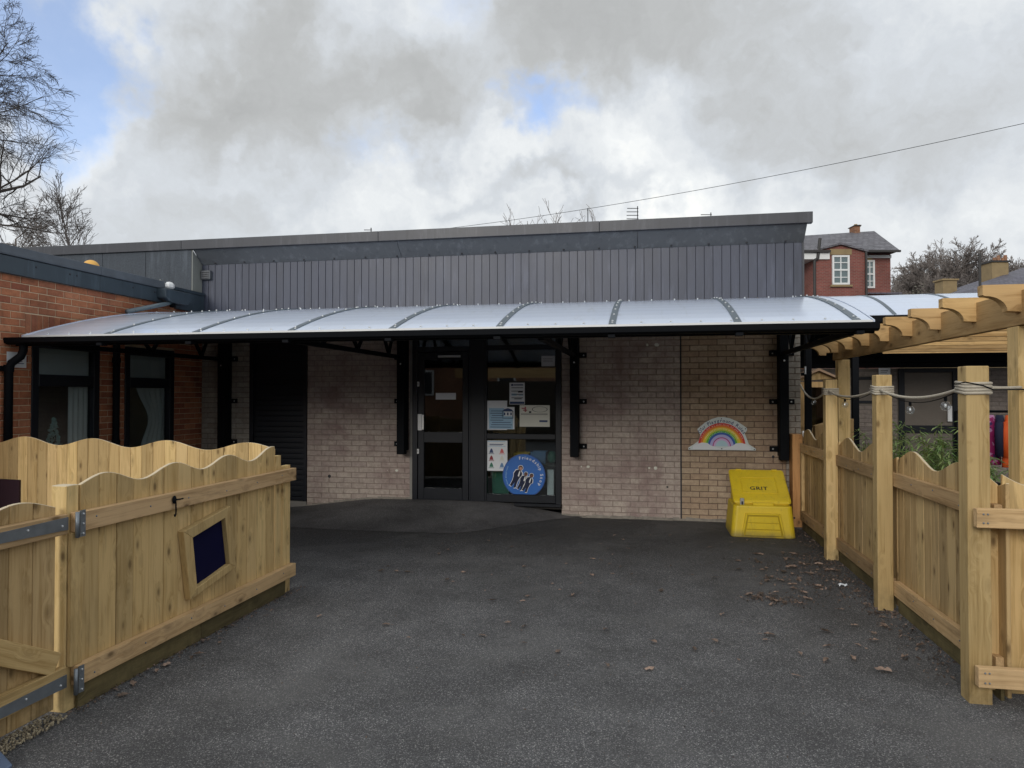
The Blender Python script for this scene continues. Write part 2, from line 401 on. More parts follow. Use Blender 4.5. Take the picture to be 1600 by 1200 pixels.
def bark(name, c):
    m, n, p = new_mat(name); g = n.n('ShaderNodeNewGeometry')
    ns = n.noise(n.vmath('MULTIPLY', g.outputs['Position'], (8, 8, 2)), 1.5, 4, .6)
    n.put(p, 'Base Color', n.mix(ns, tuple(x * .7 for x in c), tuple(x * 1.3 for x in c))); p.inputs['Roughness'].default_value = .9; return m
def leafmat(name, c1, c2):
    m, n, p = new_mat(name); g = n.n('ShaderNodeNewGeometry'); oi = n.n('ShaderNodeObjectInfo')
    r = n.math('FRACT', n.math('ADD', g.outputs['Random Per Island'], oi.outputs['Random']))
    n.put(p, 'Base Color', n.mix(1.0, n.mix(r, c1, c2), n.ramp(n.noise(g.outputs['Position'], 60, 3), [(.3, .7), (.7, 1.25)]), 'MULTIPLY')); p.inputs['Roughness'].default_value = .7; return m

M = {}
M['post'] = wood('treated_pine_post', (.66, .49, .245), (.51, .36, .16), grime=.5)
M['board'] = wood('treated_pine_board', (.64, .47, .235), (.49, .34, .15), grime=.55)
M['board2'] = wood('weathered_fence_board', (.55, .40, .21), (.41, .28, .13), grime=.65)
M['rail'] = wood('pink_brown_rail', (.56, .39, .22), (.41, .27, .14), grime=.35)
M['pergola'] = wood('pergola_softwood', (.55, .37, .18), (.38, .235, .10), fine=.6)
M['plinth'] = wood('green_stained_gravel_board', (.17, .14, .07), (.11, .09, .045), grime=.8)
M['edge'] = plain('cut_timber_edge', (.62, .52, .36), .8, bump=.2)
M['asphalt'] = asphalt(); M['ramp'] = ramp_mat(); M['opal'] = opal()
M['brick_mauve'] = brick('mauve_stained_brick', [(.39, .325, .29), (.45, .385, .335), (.41, .345, .305), (.48, .415, .36)], (.21, .135, .135), .68, sscale=1.15, thr=(.44, .66))
M['brick_buff'] = brick('buff_brick', [(.35, .265, .18), (.43, .33, .235), (.38, .275, .19), (.47, .37, .265)], (.24, .155, .12), .55, sscale=1.4)
M['brick_grey'] = brick('pale_brick', [(.33, .30, .26), (.39, .36, .31), (.30, .27, .23)], (.18, .16, .14), .4)
M['brick_red'] = brick('orange_red_brick', [(.37, .135, .07), (.46, .185, .095), (.29, .10, .06), (.50, .22, .12)], (.12, .055, .035), .45, sscale=2.2)
M['mortar_mauve'] = plain('mauve_mortar', (.25, .20, .175), .95, bump=.4, scale=12)
M['mortar_buff'] = plain('brown_mortar', (.155, .11, .085), .95, bump=.4, scale=12)
M['mortar_red'] = plain('sandy_mortar', (.55, .44, .30), .95, bump=.4, scale=12)
M['mortar_pale'] = plain('pale_mortar', (.16, .14, .12), .95, bump=.4, scale=12)
M['black'] = plain('black_powder_coat', (.004, .005, .007), .62, spec=.10, scale=3)
M['frame'] = plain('anthracite_frame', (.009, .011, .016), .4, spec=.3, scale=3)
M['shutter'] = plain('dark_shutter', (.007, .009, .014), .5, spec=.3, scale=4)
M['clad'] = plain('slate_grey_sheet', (.052, .060, .088), .42, metal=0, var=.18, scale=1.4, objvar=.09)
M['flash'] = plain('grey_flashing', (.115, .125, .138), .45, var=.2, scale=1.1)
M['trim'] = plain('roof_edge_trim', (.052, .054, .063), .4, var=.15, scale=1.2)
M['felt'] = plain('mineral_felt', (.072, .084, .10), .9, var=.45, scale=45, bump=.5)
M['return'] = plain('pale_board', (.26, .27, .25), .7)
M['fascia'] = plain('blue_grey_fascia', (.035, .052, .068), .45, var=.3, scale=3)
M['fascia2'] = plain('worn_roof_strip', (.075, .09, .11), .6, var=.5, scale=5)
M['glass'] = glassy('window_glass'); M['glass_dark'] = glassy('tinted_glass', dark=.35, refl=.7); M['glass_far'] = glassy('shaded_glass', dark=.5, refl=.45)
M['paper'] = plain('white_paper', (.72, .75, .78), .6, var=.04)
M['paper2'] = plain('cream_paper', (.66, .66, .58), .6, var=.05)
M['lightblue'] = plain('pale_blue_print', (.33, .52, .68), .6); M['navy'] = plain('navy_print', (.03, .06, .16), .6)
M['ink'] = plain('black_ink', (.02, .02, .025), .6); M['signblue'] = plain('sign_blue', (.018, .13, .46), .35)
M['white'] = plain('white_plastic', (.75, .76, .76), .4, var=.04); M['white_gloss'] = plain('white_paint', (.72, .73, .72), .5, var=.06)
def grimy_yellow():
    m, n, p = new_mat('yellow_polyethylene'); P = n.n('ShaderNodeNewGeometry').outputs['Position']
    a = n.noise(P, 5, 5, .65); b_ = n.noise(n.vmath('MULTIPLY', P, (14, 14, 3)), 1.5, 5, .7); z = n.n('ShaderNodeSeparateXYZ', ins={0: P}).outputs[2]
    c = n.mix(a, (.58, .41, .012), (.76, .57, .02))
    c = n.mix(n.math('MULTIPLY', n.mr(b_, .52, .72, 0, 1), .40), c, (.34, .25, .04))
    sc = n.noise(n.vmath('MULTIPLY', P, (60, 60, 12)), 1.2, 3, .6)
    c = n.mix(n.mr(sc, .64, .70, 0, .45), c, (.26, .20, .06))
    c = n.mix(n.math('MULTIPLY', n.mr(z, .0, .12, 1, 0), n.mr(a, .3, .6, .2, .9)), c, (.20, .155, .05))
    n.put(p, 'Base Color', c); n.put(p, 'Roughness', n.mr(a, 0, 1, .42, .62)); n.put(p, 'Normal', n.n('ShaderNodeBump', ins={'Height': n.noise(P, 60, 3), 'Strength': .08, 'Distance': .005}).outputs[0]); return m
M['yellow'] = grimy_yellow(); M['yellow_clean'] = plain('yellow_polyethylene', (.78, .58, .008), .42, var=.10, scale=5, spec=.45, bump=.05)
M['galv'] = plain('galvanised_steel', (.21, .235, .26), .42, metal=.55, var=.3, scale=18)
M['alu'] = plain('weathered_bar', (.11, .14, .165), .45, metal=.4, var=.3, scale=9)
M['zinc'] = plain('zinc_bolt', (.6, .62, .63), .35, metal=.6)
M['steel'] = plain('brushed_steel', (.55, .56, .56), .35, metal=.7)
M['chalkblue'] = plain('deep_navy_board', (.003, .003, .030), .8, var=.25, scale=3, spec=.15)
M['maroon'] = plain('dark_maroon_board', (.02, .004, .012), .8)
M['rope'] = plain('cream_rope', (.52, .47, .38), .9, var=.25, scale=60, bump=.5)
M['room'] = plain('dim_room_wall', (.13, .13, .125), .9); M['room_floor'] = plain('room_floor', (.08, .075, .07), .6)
M['blind'] = plain('pale_blind', (.70, .71, .74), .8, var=.06); M['curtain'] = plain('net_curtain', (.7, .69, .69), .9)
M['green'] = plain('green_plastic', (.02, .16, .10), .5); M['orange'] = plain('orange_plastic', (.75, .25, .015), .5)
M['yel'] = plain('yellow_tray', (.6, .42, .04), .5); M['bluetray'] = plain('blue_tray', (.10, .22, .42), .5)
M['tinsel'] = plain('frosted_tinsel', (.30, .48, .46), .6, var=.5, scale=30)
M['slate'] = slate('slate_roof', (.105, .10, .115), (.15, .145, .16)); M['slate2'] = slate('purple_slate_roof', (.10, .095, .12), (.125, .12, .15))
M['farbrick'] = far_brick('far_red_brick', (.235, .065, .05), (.17, .045, .036), (.20, .125, .105)); M['farbrick2'] = far_brick('far_brown_brick', (.33, .13, .06), (.17, .07, .04), (.3, .2, .13))
M['stone'] = plain('yellow_sandstone', (.27, .20, .105), .9, var=.3, scale=3); M['darkpipe'] = plain('dark_cast_iron', (.03, .028, .027), .6)
M['bark'] = bark('dark_bark', (.055, .045, .038)); M['bark2'] = bark('grey_brown_bark', (.19, .165, .15)); M['ivy'] = leafmat('ivy_leaf', (.09, .09, .07), (.19, .18, .14))
M['bamboo'] = leafmat('bamboo_leaf', (.10, .19, .05), (.28, .36, .13)); M['cane'] = plain('bamboo_cane', (.16, .19, .06), .6)
M['leaf'] = leafmat('dead_leaf', (.075, .055, .042), (.34, .24, .185)); M['litter'] = leafmat('leaf_litter', (.03, .024, .02), (.22, .155, .12))
M['gravel'] = leafmat('pale_gravel', (.13, .10, .065), (.40, .34, .23))
M['pink'] = None
def pinkcoat():
    m, n, p = new_mat('pink_patterned_fabric'); g = n.n('ShaderNodeNewGeometry')
    v = n.n('ShaderNodeTexVoronoi', ins={'Vector': g.outputs['Position'], 'Scale': 28.0}); s = n.n('ShaderNodeSeparateColor', ins={0: v.outputs['Color']}).outputs[0]
    n.put(p, 'Base Color', n.ramp(s, [(0, (.34, .015, .13)), (.62, (.30, .012, .12)), (.68, (.55, .25, .45)), (.9, (.07, .02, .12)), (1, (.6, .5, .55))], 'CONSTANT')); p.inputs['Roughness'].default_value = .7; return m
M['pink'] = pinkcoat(); M['navyfab'] = plain('navy_fabric', (.012, .018, .05), .8); M['orangefab'] = plain('hi_vis_orange_fabric', (.85, .12, .015), .7)

# ------------------------------------------------------------------ the ground
def sst(x):
    x = min(1, max(0, x)); return x * x * (3 - 2 * x)
def ramp_y0(x): return 7.93 + .10 * abs((x + 3.3) / 2) ** 1.5 + 1.25 * sst((x + 2.35) / 1.5) * (1 if x > -2.35 else 0)
def ramp_h(x, y):
    s = sst((x + 5.2) / 1.7) * (1 - sst((x + 2.2) / 1.45)); y0 = ramp_y0(x)
    return .165 * s * sst((y - y0) / max(.05, 9.5 - y0)) if y > y0 else 0.0
def coords(a, b, fine0, fine1, st, far):
    out = [a]; x = fine0
    while x <= fine1 + 1e-6: out.append(x); x += st
    out.append(b); return sorted(set([-far, far] + out))
gx = coords(-60, 60, -7, 3, .25, 400); gy = coords(-40, 60, 1, 11, .25, 400)
g = MB(); nx, ny = len(gx), len(gy)
for x in gx:
    for y in gy:
        g.v.append(Vector((x, y, (mnoise.noise(Vector((x * .5, y * .5, 0))) * .012 if 1 < y < 8 and -7 < x < 3 else 0) - (.012 if y > 9.3 else 0))))
for i in range(nx - 1):
    for j in range(ny - 1): g._f((i * ny + j, (i + 1) * ny + j, (i + 1) * ny + j + 1, i * ny + j + 1))
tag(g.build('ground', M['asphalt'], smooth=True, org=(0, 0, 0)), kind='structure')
def ramp_pt(u, v):
    x = -5.6 + u * 4.75
    y0 = ramp_y0(x) + mnoise.noise(Vector((x * 2, 3, 0))) * .03
    y = y0 + v * (9.44 - y0)
    return (x, y, .004 + ramp_h(x, y) + .004 * min(1, v * 6))
tag(MB().grid(ramp_pt, 60, 26).build('ramp', M['ramp'], smooth=True, org=(0, 0, 0)), kind='structure')

# ------------------------------------------------------------------ bricks
def brick_mesh(L, H, T, m, rot=False):
    b = MB(); e = .004
    # front face chamfered: 2 rings
    y0, y1 = -T / 2, T / 2
    P = [(-L / 2, -H / 2), (L / 2, -H / 2), (L / 2, H / 2), (-L / 2, H / 2)]
    Q = [(-L / 2 + e, -H / 2 + e), (L / 2 - e, -H / 2 + e), (L / 2 - e, H / 2 - e), (-L / 2 + e, H / 2 - e)]
    b.v = [Vector((x, y0, z)) for x, z in Q] + [Vector((x, y0 + e, z)) for x, z in P] + [Vector((x, y1, z)) for x, z in P]
    b._f((0, 1, 2, 3))
    for r in (0, 4):
        for i in range(4):
            j = (i + 1) % 4; b._f((r + i, r + 4 + i, r + 4 + j, r + j))
    b._f((11, 10, 9, 8)); return b
def lay(s0, s1, z0, z1, holes, L=.217, H=.067, J=.008, soldiers=(), skip=None):
    "running bond in wall coordinates: list of (centre s, centre z, length, height)"
    out = []; k = 0; z = z0
    while z + H <= z1 + .001:
        s = s0 - (0 if k % 2 == 0 else (L + J) / 2)
        while s < s1:
            a, b = max(s, s0), min(s + L, s1)
            segs = [(a, b)]
            for (h0, h1, hz0, hz1) in holes:
                if z + H > hz0 + .01 and z < hz1 - .01:
                    ns = []
                    for (p, q) in segs:
                        if q <= h0 or p >= h1: ns.append((p, q))
                        else:
                            if p < h0: ns.append((p, h0))
                            if q > h1: ns.append((h1, q))
                    segs = ns
            for (p, q) in segs:
                if q - p > .012: out.append(((p + q) / 2, z + H / 2, q - p, H))
            s += L + J
        z += H + J; k += 1
    return out
MESHES = {}
def put_bricks(parent, bricks, M0, m, rank, T=.03, limit=300, used=None, jit=.002, name='brick'):
    "M0 maps (s, outwards -y, z) to world; the `limit` best-ranked are objects, the rest one joined part"
    rnd = random.Random(len(bricks)); order = sorted(bricks, key=rank)
    ind = order[:limit]; rest = order[limit:]
    for (s, z, L, H) in ind:
        key = (m.name, round(L, 2), round(H, 3))
        if key not in MESHES: MESHES[key] = brick_mesh(round(L, 2) if L < .2 else L, H, T, m).mesh(name, m)
        place(name, MESHES[key], M0 @ Matrix.Translation((s, rnd.uniform(-jit, jit), z)) @ Matrix.Rotation(rnd.uniform(-.004, .004), 4, 'Y'), parent)
    if rest:
        b = MB()
        for (s, z, L, H) in rest:
            q = brick_mesh(L, H, T, m); base = len(b.v); dy = rnd.uniform(-jit, jit)
            b.v += [M0 @ (v + Vector((s, dy, z))) for v in q.v]
            for f in q.f: b._f(tuple(base + i for i in f))
        tag(b.build('brick_courses', m, parent), kind='stuff')

# ------------------------------------------------------------------ main building
WY = 9.4
bld = thing('school_building', (-2.3, 9.6, 0), 'single storey brick school block with grey ribbed metal upper wall behind the canopy', 'building')
def wallbox(x0, x1, z0, z1, m):
    return MB().box(x0, x1, WY - .003, WY + .22, z0, z1).build('wall', m, bld)
wallbox(-6.44, -5.66, -.05, 2.9, M['mortar_pale']); wA = wallbox(-4.76, -3.23, -.05, 2.9, M['mortar_mauve'])
wB = wallbox(-1.12, .415, -.05, 2.9, M['mortar_mauve']); wC = wallbox(.43, 1.88, -.05, 2.9, M['mortar_buff'])
MB().box(-5.66, -4.76, WY + .05, WY + .22, 2.45, 2.9).build('lintel', M['frame'], bld)
MB().box(-3.23, -1.12, WY + .05, WY + .22, 2.62, 2.9).build('lintel', M['frame'], bld)
MB().box(.414, .431, WY - .012, WY + .05, 0, 2.9).build('movement_joint', M['ink'], bld)
MB().box(1.68, 1.878, WY + .22, 16, -.05, 3.6).build('side_wall', M['mortar_pale'], bld)
MB().box(-14, 1.88, 15.8, 16, 0, 3.6).build('rear_wall', M['mortar_pale'], bld)
MB().box(-14, 1.9, WY + .24, 16, 3.62, 3.72).build('roof', M['felt'], bld)
MB().box(-14, 1.66, WY + .02, WY + .22, 2.9, 3.62).build('upper_wall', M['mortar_pale'], bld)
I4 = Matrix.Translation((0, WY + .006, 0))
def rk(b): return (Vector((b[0], WY, b[1])) - Vector((0, 0, EYE))).length + (9 if b[1] > 2.35 else 0)
def sec(x0, x1, z0, z1, m, lim, holes=()):
    put_bricks(bld, lay(x0, x1, z0, z1, holes), I4, m, rk, limit=lim)
sec(.43, 1.70, .0, 2.9, M['brick_buff'], 150); sec(1.708, 1.88, .0, 2.9, M['brick_grey'], 20)
# the right end of the wall shows a column of paler brick
sec(-1.12, .415, .0, 2.9, M['brick_mauve'], 130)
sec(-4.76, -3.23, .0, 2.9, M['brick_mauve'], 0)
sec(-6.44, -5.66, .0, 2.9, M['brick_grey'], 0)
MB().box(-6.4, -5.7, WY - .03, WY + .005, 0, .02)
# pale mortar fillet along the foot of the wall
def fillet(x0, x1):
    n = int((x1 - x0) / .08); pts = []
    b = MB(); rnd = random.Random(3)
    for i in range(n):
        xa = x0 + (x1 - x0) * i / n; xb = x0 + (x1 - x0) * (i + 1) / n
        z = ramp_h((xa + xb) / 2, WY); h = rnd.uniform(.008, .028); d = rnd.uniform(.015, .045)
        b.prism([(WY + .01, z - .02), (WY + .01, z + h + .012), (WY - .01, z + h + .01), (WY - d, z + .008), (WY - d, z - .02)], 'x', xa, xb)
    b.build('mortar_fillet', plain('pale_cement', (.24, .22, .19), .95, var=.5, scale=20), bld)
fillet(-4.76, -3.2); fillet(-1.12, 1.6)
# plugged drill holes and scars
for k, (x, z) in enumerate([(-.86, .66), (-.77, .66), (.10, .66), (.02, .66), (.0, 2.26), (.12, 2.26), (-3.55, .56), (-3.42, .56), (-4.42, .46), (.25, .42), (1.55, .83)]):
    MB().ball((x, WY - .008, z), .012 + .006 * (k % 3), 7, 5, (1.4 if k % 2 else 1, .3, 1)).build('drill_hole', M['ink'] if k in (8, 9, 10) else M['paper2'], bld)
# shutter
sh = MB().box(-5.66, -5.60, WY - .02, WY + .06, .04, 2.6).box(-4.82, -4.765, WY - .02, WY + .06, .04, 2.6).build('shutter_guide', M['frame'], bld)
prof = [(0, 0), (-.004, .006), (-.005, .035), (-.004, .068), (0, .0745), (.01, .074), (.01, 0)]
slm = MB().prism([(p[0], p[1]) for p in prof], 'x', -.395, .385).mesh('shutter_slat', M['shutter'])
shp = MB().box(-5.60, -4.82, WY + .03, WY + .04, .1, 2.6).build('shutter', M['shutter'], bld)
for i in range(31): place('slat', slm, Matrix.Translation((-5.205, WY + .018, .16 + i * .0765)), shp)
MB().box(-5.60, -4.82, WY - .005, WY + .03, .11, .158).build('bottom_bar', M['frame'], shp)
MB().box(-5.66, -4.76, WY - .03, WY + .12, -.02, .095).build('sill', plain('concrete_sill', (.19, .18, .165), .9, var=.3), bld)
# entrance frame
FY0, FY1 = WY - .03, WY + .05
fr = MB()
def fbox(x0, x1, z0, z1, y0=FY0, y1=FY1): fr.box(x0, x1, y0, y1, z0, z1)
fbox(-3.19, -3.115, .17, 2.62); fbox(-2.385, -2.135, .17, 2.62); fbox(-1.20, -1.125, .15, 2.62)
fbox(-3.114, -2.386, 2.20, 2.27); fbox(-2.134, -1.201, 2.215, 2.28); fbox(-2.134, -1.201, 1.015, 1.085); fbox(-2.134, -1.201, .17, .272)
fbox(-2.36, -2.16, .17, 2.6, FY0 - .012, FY0 - .001)
fr.build('window_frame', M['frame'], bld, bevel=.004)
MB().box(-3.23, -3.195, WY - .012, WY + .05, .15, 2.6).build('side_trim', plain('grey_render_strip', (.25, .24, .22), .8, var=.3), bld)
MB().box(-1.75, -1.125, FY0 - .05, FY0 - .002, .125, .165).build('drip_sill', M['frame'], bld, bevel=.004)
MB().box(-3.19, -2.30, FY0 - .04, FY1, .140, .165).build('threshold', M['steel'], bld, bevel=.003)
for (x0, x1, z0, z1) in [(-3.11, -2.39, 2.274, 2.61), (-2.13, -1.205, 2.284, 2.61), (-2.13, -1.205, 1.089, 2.211), (-2.13, -1.205, .276, 1.011)]:
    MB().box(x0, x1, WY + .004, WY + .010, z0, z1).build('pane', M['glass'], bld)
door = MB()
dx0, dx1, dz0, dz1 = -3.108, -2.392, .172, 2.194
y0, y1 = WY - .022, WY + .03
door.box(dx0, dx0 + .085, y0, y1, dz0, dz1).box(dx1 - .085, dx1, y0, y1, dz0, dz1).box(dx0 + .0851, dx1 - .0851, y0, y1, dz1 - .10, dz1).box(dx0 + .0851, dx1 - .0851, y0, y1, dz0, dz0 + .16).box(dx0 + .0851, dx1 - .0851, y0, y1, .955, 1.10)
d = door.build('door', M['frame'], bld, bevel=.004)
for (z0, z1) in ((.332, .955), (1.10, 2.094)): MB().box(dx0 + .083, dx1 - .083, WY + .0, WY + .006, z0, z1).build('pane', M['glass_dark'], d)
MB().box(-3.105, -3.045, WY - .055, WY - .023, 1.12, 1.345).build('door_handle', M['white'], d, bevel=.006)
MB().box(-3.044, -3.02, WY - .045, WY - .023, 1.13, 1.335).build('handle_edge', M['steel'], d, bevel=.003)
for z in (1.725, .80): 
    q = MB().box(-3.115, -3.088, WY - .045, WY - .0305, z, z + .065).build('latch_plate', M['white'], bld, bevel=.002)
    MB().box(-3.105, -3.098, WY - .048, WY - .0455, z + .02, z + .05).build('latch_slot', M['ink'], q)
MB().box(-2.86, -2.575, WY - .004, WY - .001, 1.545, 1.635).build('letter_strip', M['paper'], d)
MB().box(-2.82, -2.50, WY - .05, WY - .023, 2.12, 2.15).build('door_closer', M['steel'], d, bevel=.005)
# the room behind the glass
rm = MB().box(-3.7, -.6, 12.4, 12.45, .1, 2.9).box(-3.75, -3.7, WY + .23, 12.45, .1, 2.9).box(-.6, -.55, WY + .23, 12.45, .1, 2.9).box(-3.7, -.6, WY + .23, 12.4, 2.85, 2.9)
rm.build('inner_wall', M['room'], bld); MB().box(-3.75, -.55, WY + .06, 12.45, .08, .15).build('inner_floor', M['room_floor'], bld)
# upper wall : cladding, sloping flashing, edge trim
pp = [(-.0535, 0), (-.0505, -.011), (.0485, -.011), (.0525, 0), (.054, 0), (.054, .004), (-.054, .004), (-.054, 0)]
cm = MB().prism(pp, 'z', 0, .83).mesh('cladding_panel', M['clad'])
x = -6.384; k = 0
while x < 1.93:
    place('cladding_panel', cm, Matrix.Translation((x, WY - .005, 2.70)), bld); x += .1085; k += 1
MB().box(1.905, 1.93, WY - .035, WY + .3, 2.70, 3.52).build('corner_trim', M['trim'], bld, bevel=.003)
xs = [-6.44, -3.35, -.12, 1.93]
for a, b in zip(xs[:-1], xs[1:]):
    MB().prism([(9.175, 3.700), (9.365, 3.53), (9.385, 3.515), (9.39, 3.56), (9.19, 3.74)], 'x', a + .002, b - .002).build('flashing_panel', M['flash'], bld, bevel=.003)
sm_ = MB().ball((0, 0, 0), .014, 8, 5, (1, .6, 1)).mesh('screw_cap', M['ink'])
x = -6.2
while x < 1.9: place('screw_cap', sm_, Matrix.Translation((x, 9.352, 3.535)), bld); x += .465
for a, b in ((-14, -9.6), (-9.6, -6.6), (-6.6, -3.6), (-3.6, -.6), (-.6, 1.985)):
    MB().prism([(9.13, 3.705), (9.20, 3.702), (9.42, 3.80), (9.42, 3.86), (9.125, 3.840)], 'x', a + .0015, b - .0015).build('roof_edge_trim', M['trim'], bld, bevel=.004)
for a, b in ((-14, -8.65), (-8.65, -7.92), (-7.92, -7.20), (-7.20, -6.45)):
    MB().box(a + .004, b - .004, 9.16, 9.20, 2.6, 3.705).build('felt_panel', M['felt'], bld)
MB().prism([(9.16, 2.9), (9.16, 3.70), (9.385, 3.52), (9.385, 2.9)], 'x', -6.449, -6.436).build('return_board', M['return'], bld)
v = MB().box(-6.425, -6.27, 9.33, 9.39, 3.30, 3.43).build('vent', M['flash'], bld, bevel=.005)
for i in range(4): MB().box(-6.405, -6.29, 9.318, 9.335, 3.315 + i * .028, 3.322 + i * .028).build('louvre', M['trim'], v)

# ------------------------------------------------------------------ red brick wing (plane x = -6.44)
RX = -6.44
red = thing('brick_wing', (RX - 1.5, 7, 0), 'low orange red brick wing with dark fascia and two tall windows', 'building')
MR = Matrix(((0, -1, 0, RX - .006), (1, 0, 0, 0), (0, 0, 1, 0), (0, 0, 0, 1)))   # s -> +y, outwards(-y) -> +x
W1, W2 = (6.45, 7.40, .80, 2.22), (7.82, 8.76, .80, 2.22)
def rwall(y0, y1, z0, z1): MB().box(RX - .25, RX + .003, y0, y1, z0, z1).build('wall', M['mortar_red'], red)
rwall(3.5, W1[0], 0, 2.85); rwall(W1[1], W2[0], 0, 2.85); rwall(W2[1], WY, 0, 2.85)
for wv_ in (W1, W2): rwall(wv_[0], wv_[1], 0, .80); rwall(wv_[0], wv_[1], 2.22, 2.85)
rb = lay(3.5, WY - .0, 0, 2.85, [W1, W2, (W1[0] - .08, W1[1] + .08, 2.24, 2.47), (W2[0] - .08, W2[1] + .08, 2.24, 2.47)])
sold = []
for wv_ in (W1, W2):
    s = wv_[0] - .075
    while s < wv_[1] + .07: sold.append((s + .0325, 2.3565, .067, .213)); s += .075
def rkr(b):
    dpt = Vector((RX, b[0], b[1])) - Vector((0, 0, EYE))
    return dpt.length + (20 if b[0] < 6.0 or b[1] < .95 else 0)
put_bricks(red, rb + sold, MR, M['brick_red'], rkr, limit=298)
MB().box(RX - 6, RX - .26, 9.15, 9.39, 0, 2.85).build('end_wall', M['mortar_red'], red)
MB().box(RX - 6, RX - .255, 3.5, 3.7, 0, 2.85).build('end_wall', M['mortar_red'], red)
MB().box(RX - 6, RX - 5.8, 3.7, 9.15, 0, 2.85).build('end_wall', M['mortar_red'], red)
MB().box(RX - 6, RX - .02, 3.4, 9.06, 2.99, 3.04).build('roof', M['felt'], red)
for a, b in ((3.4, 5.6), (5.6, 7.35), (7.35, 8.49)):
    MB().box(RX + .0, RX + .055, a + .001, b - .001, 2.845, 3.025).build('fascia_board', M['fascia'], red, bevel=.003)
    MB().prism([(RX - .12, 3.05), (RX + .065, 3.03), (RX + .07, 3.045), (RX + .06, 3.135), (RX - .12, 3.15)], 'y', a + .001, b - .001).build('roof_strip', M['fascia2'], red, bevel=.003)
for y in (5.9, 6.45, 7.0, 7.9, 8.3, 6.9): MB().ball((RX + .057, y, 2.965), .011, 7, 5, (.5, 1, 1)).build('fixing', M['ink'], red)
MB().box(RX + .0, RX + .05, 8.75, 9.37, 2.80, 3.055).build('fascia_board', M['fascia'], red, bevel=.003)
MB().box(RX + .0, RX + .06, 8.60, 9.37, 3.057, 3.10).build('roof_strip', M['fascia'], red, bevel=.003)
hp = MB().prism([(8.34, 3.02), (8.90, 3.02), (8.90, 2.90), (8.80, 2.85), (8.46, 2.85), (8.34, 2.90)], 'x', RX + .03, RX + .19).build('hopper', M['fascia'], red, bevel=.01)
MB().path([(RX + .1, 8.6, 2.86), (RX + .1, 8.6, 2.80)], .04, 10).build('outlet', M['black'], hp, smooth=True)
def pane_window(y0, y1, kind):
    w_ = thing  # part of the wing
    f = MB(); x0, x1 = RX - .07, RX + .02
    f.box(x0, x1, y0, y0 + .09, .8, 2.215).box(x0, x1, y1 - .09, y1, .8, 2.215).box(x0, x1, y0 + .0901, y1 - .0901, 2.115, 2.215).box(x0, x1, y0 + .0901, y1 - .0901, .8, .90).box(x0, x1, y0 + .0901, y1 - .0901, 1.70, 1.83)
    wi = f.build('window', M['frame'], red, bevel=.005)
    MB().box(RX - .035, RX - .03, y0 + .085, y1 - .085, 1.825, 2.12).build('pane', M['glass'], wi)
    MB().box(RX - .035, RX - .03, y0 + .085, y1 - .085, .895, 1.705).build('pane', M['glass'], wi)
    MB().box(RX - .09, RX + .09, y0 - .03, y1 + .03, .755, .798).build('sill', M['frame'], wi, bevel=.004)
    MB().box(RX - .062, RX - .057, y0 + .086, y1 - .086, 1.83, 2.115).build('blind', M['blind'], wi)
    if kind == 0:
        MB().grid(lambda u, v: (RX - .085 - .012 * math.sin(u * 26), y1 - .36 + .31 * u, .82 + v * .95), 30, 2).build('curtain', M['curtain'], wi, smooth=True)
    else:
        def cur(u, v):
            z = .82 + v * .95; pull = math.exp(-((z - 1.30) / .28) ** 2)
            ylo = y0 + .30 + .22 * pull + .10 * (1 - v); wdt = y1 - .05 - ylo
            return (RX - .095 - .02 * math.sin(u * 30), ylo + wdt * u, z)
        MB().grid(cur, 40, 20).build('curtain', M['curtain'], wi, smooth=True)
    MB().box(RX - 1.6, RX - 1.55, y0 - .3, y1 + .3, 0, 2.8).build('inner_wall', M['room'], wi)
    return wi
pane_window(W1[0], W1[1], 0); pane_window(W2[0], W2[1], 1)
# small frosted tinsel tree on the window board
xt = thing('tabletop_tree', (RX - .10, 6.86, .9), 'small frosted artificial Christmas tree standing inside the left window', 'ornament')
b = MB(); rnd = random.Random(5)
for i in range(260):
    h = rnd.random() ** .8; rr = .135 * (1 - h) + .01; a = rnd.uniform(0, 6.28); r_ = rr * rnd.uniform(.55, 1)
    c = Vector((RX - .10 + r_ * math.cos(a) * .35, 6.86 + r_ * math.sin(a), .93 + h * .42)); s = rnd.uniform(.01, .022)
    q = Euler((rnd.uniform(0, 3), rnd.uniform(0, 3), rnd.uniform(0, 3))).to_matrix()
    bb = len(b.v); b.v += [c + q @ Vector(p) * s for p in ((-1, -.5, 0), (1, -.5, 0), (.6, 1, .3), (-.6, .8, -.3))]; b._f((bb, bb + 1, bb + 2, bb + 3))
b.build('foliage', M['tinsel'], xt); MB().tube((RX - .10, 6.86, .9), (RX - .10, 6.86, 1.32), .008, .003, 6).build('stem', M['bark'], xt)
# pipes on the wing
dp = thing('downpipe', (RX + .07, 6.13, 0), 'black rainwater downpipe with swan neck at the canopy gutter end', 'downpipe')
MB().path([(RX + .16, 6.20, 2.14), (RX + .16, 6.20, 2.06), (RX + .15, 6.18, 2.0), (RX + .09, 6.13, 1.93), (RX + .07, 6.12, 1.86), (RX + .07, 6.12, .0)], .040, 12).build('pipe', M['black'], dp, smooth=True)
for z in (1.84, .9): MB().tube((RX + .07, 6.12, z), (RX + .07, 6.12, z + .07), .048, n=12).box(RX, RX + .04, 6.05, 6.19, z + .01, z + .06).build('bracket', M['black'], dp)
dp2 = thing('downpipe', (RX + .06, 7.62, 0), 'dark straight downpipe on the brick pier between the two wing windows', 'downpipe')
MB().tube((RX + .06, 7.62, 0), (RX + .06, 7.62, 2.45), .04, n=12).build('pipe', M['black'], dp2, smooth=True)
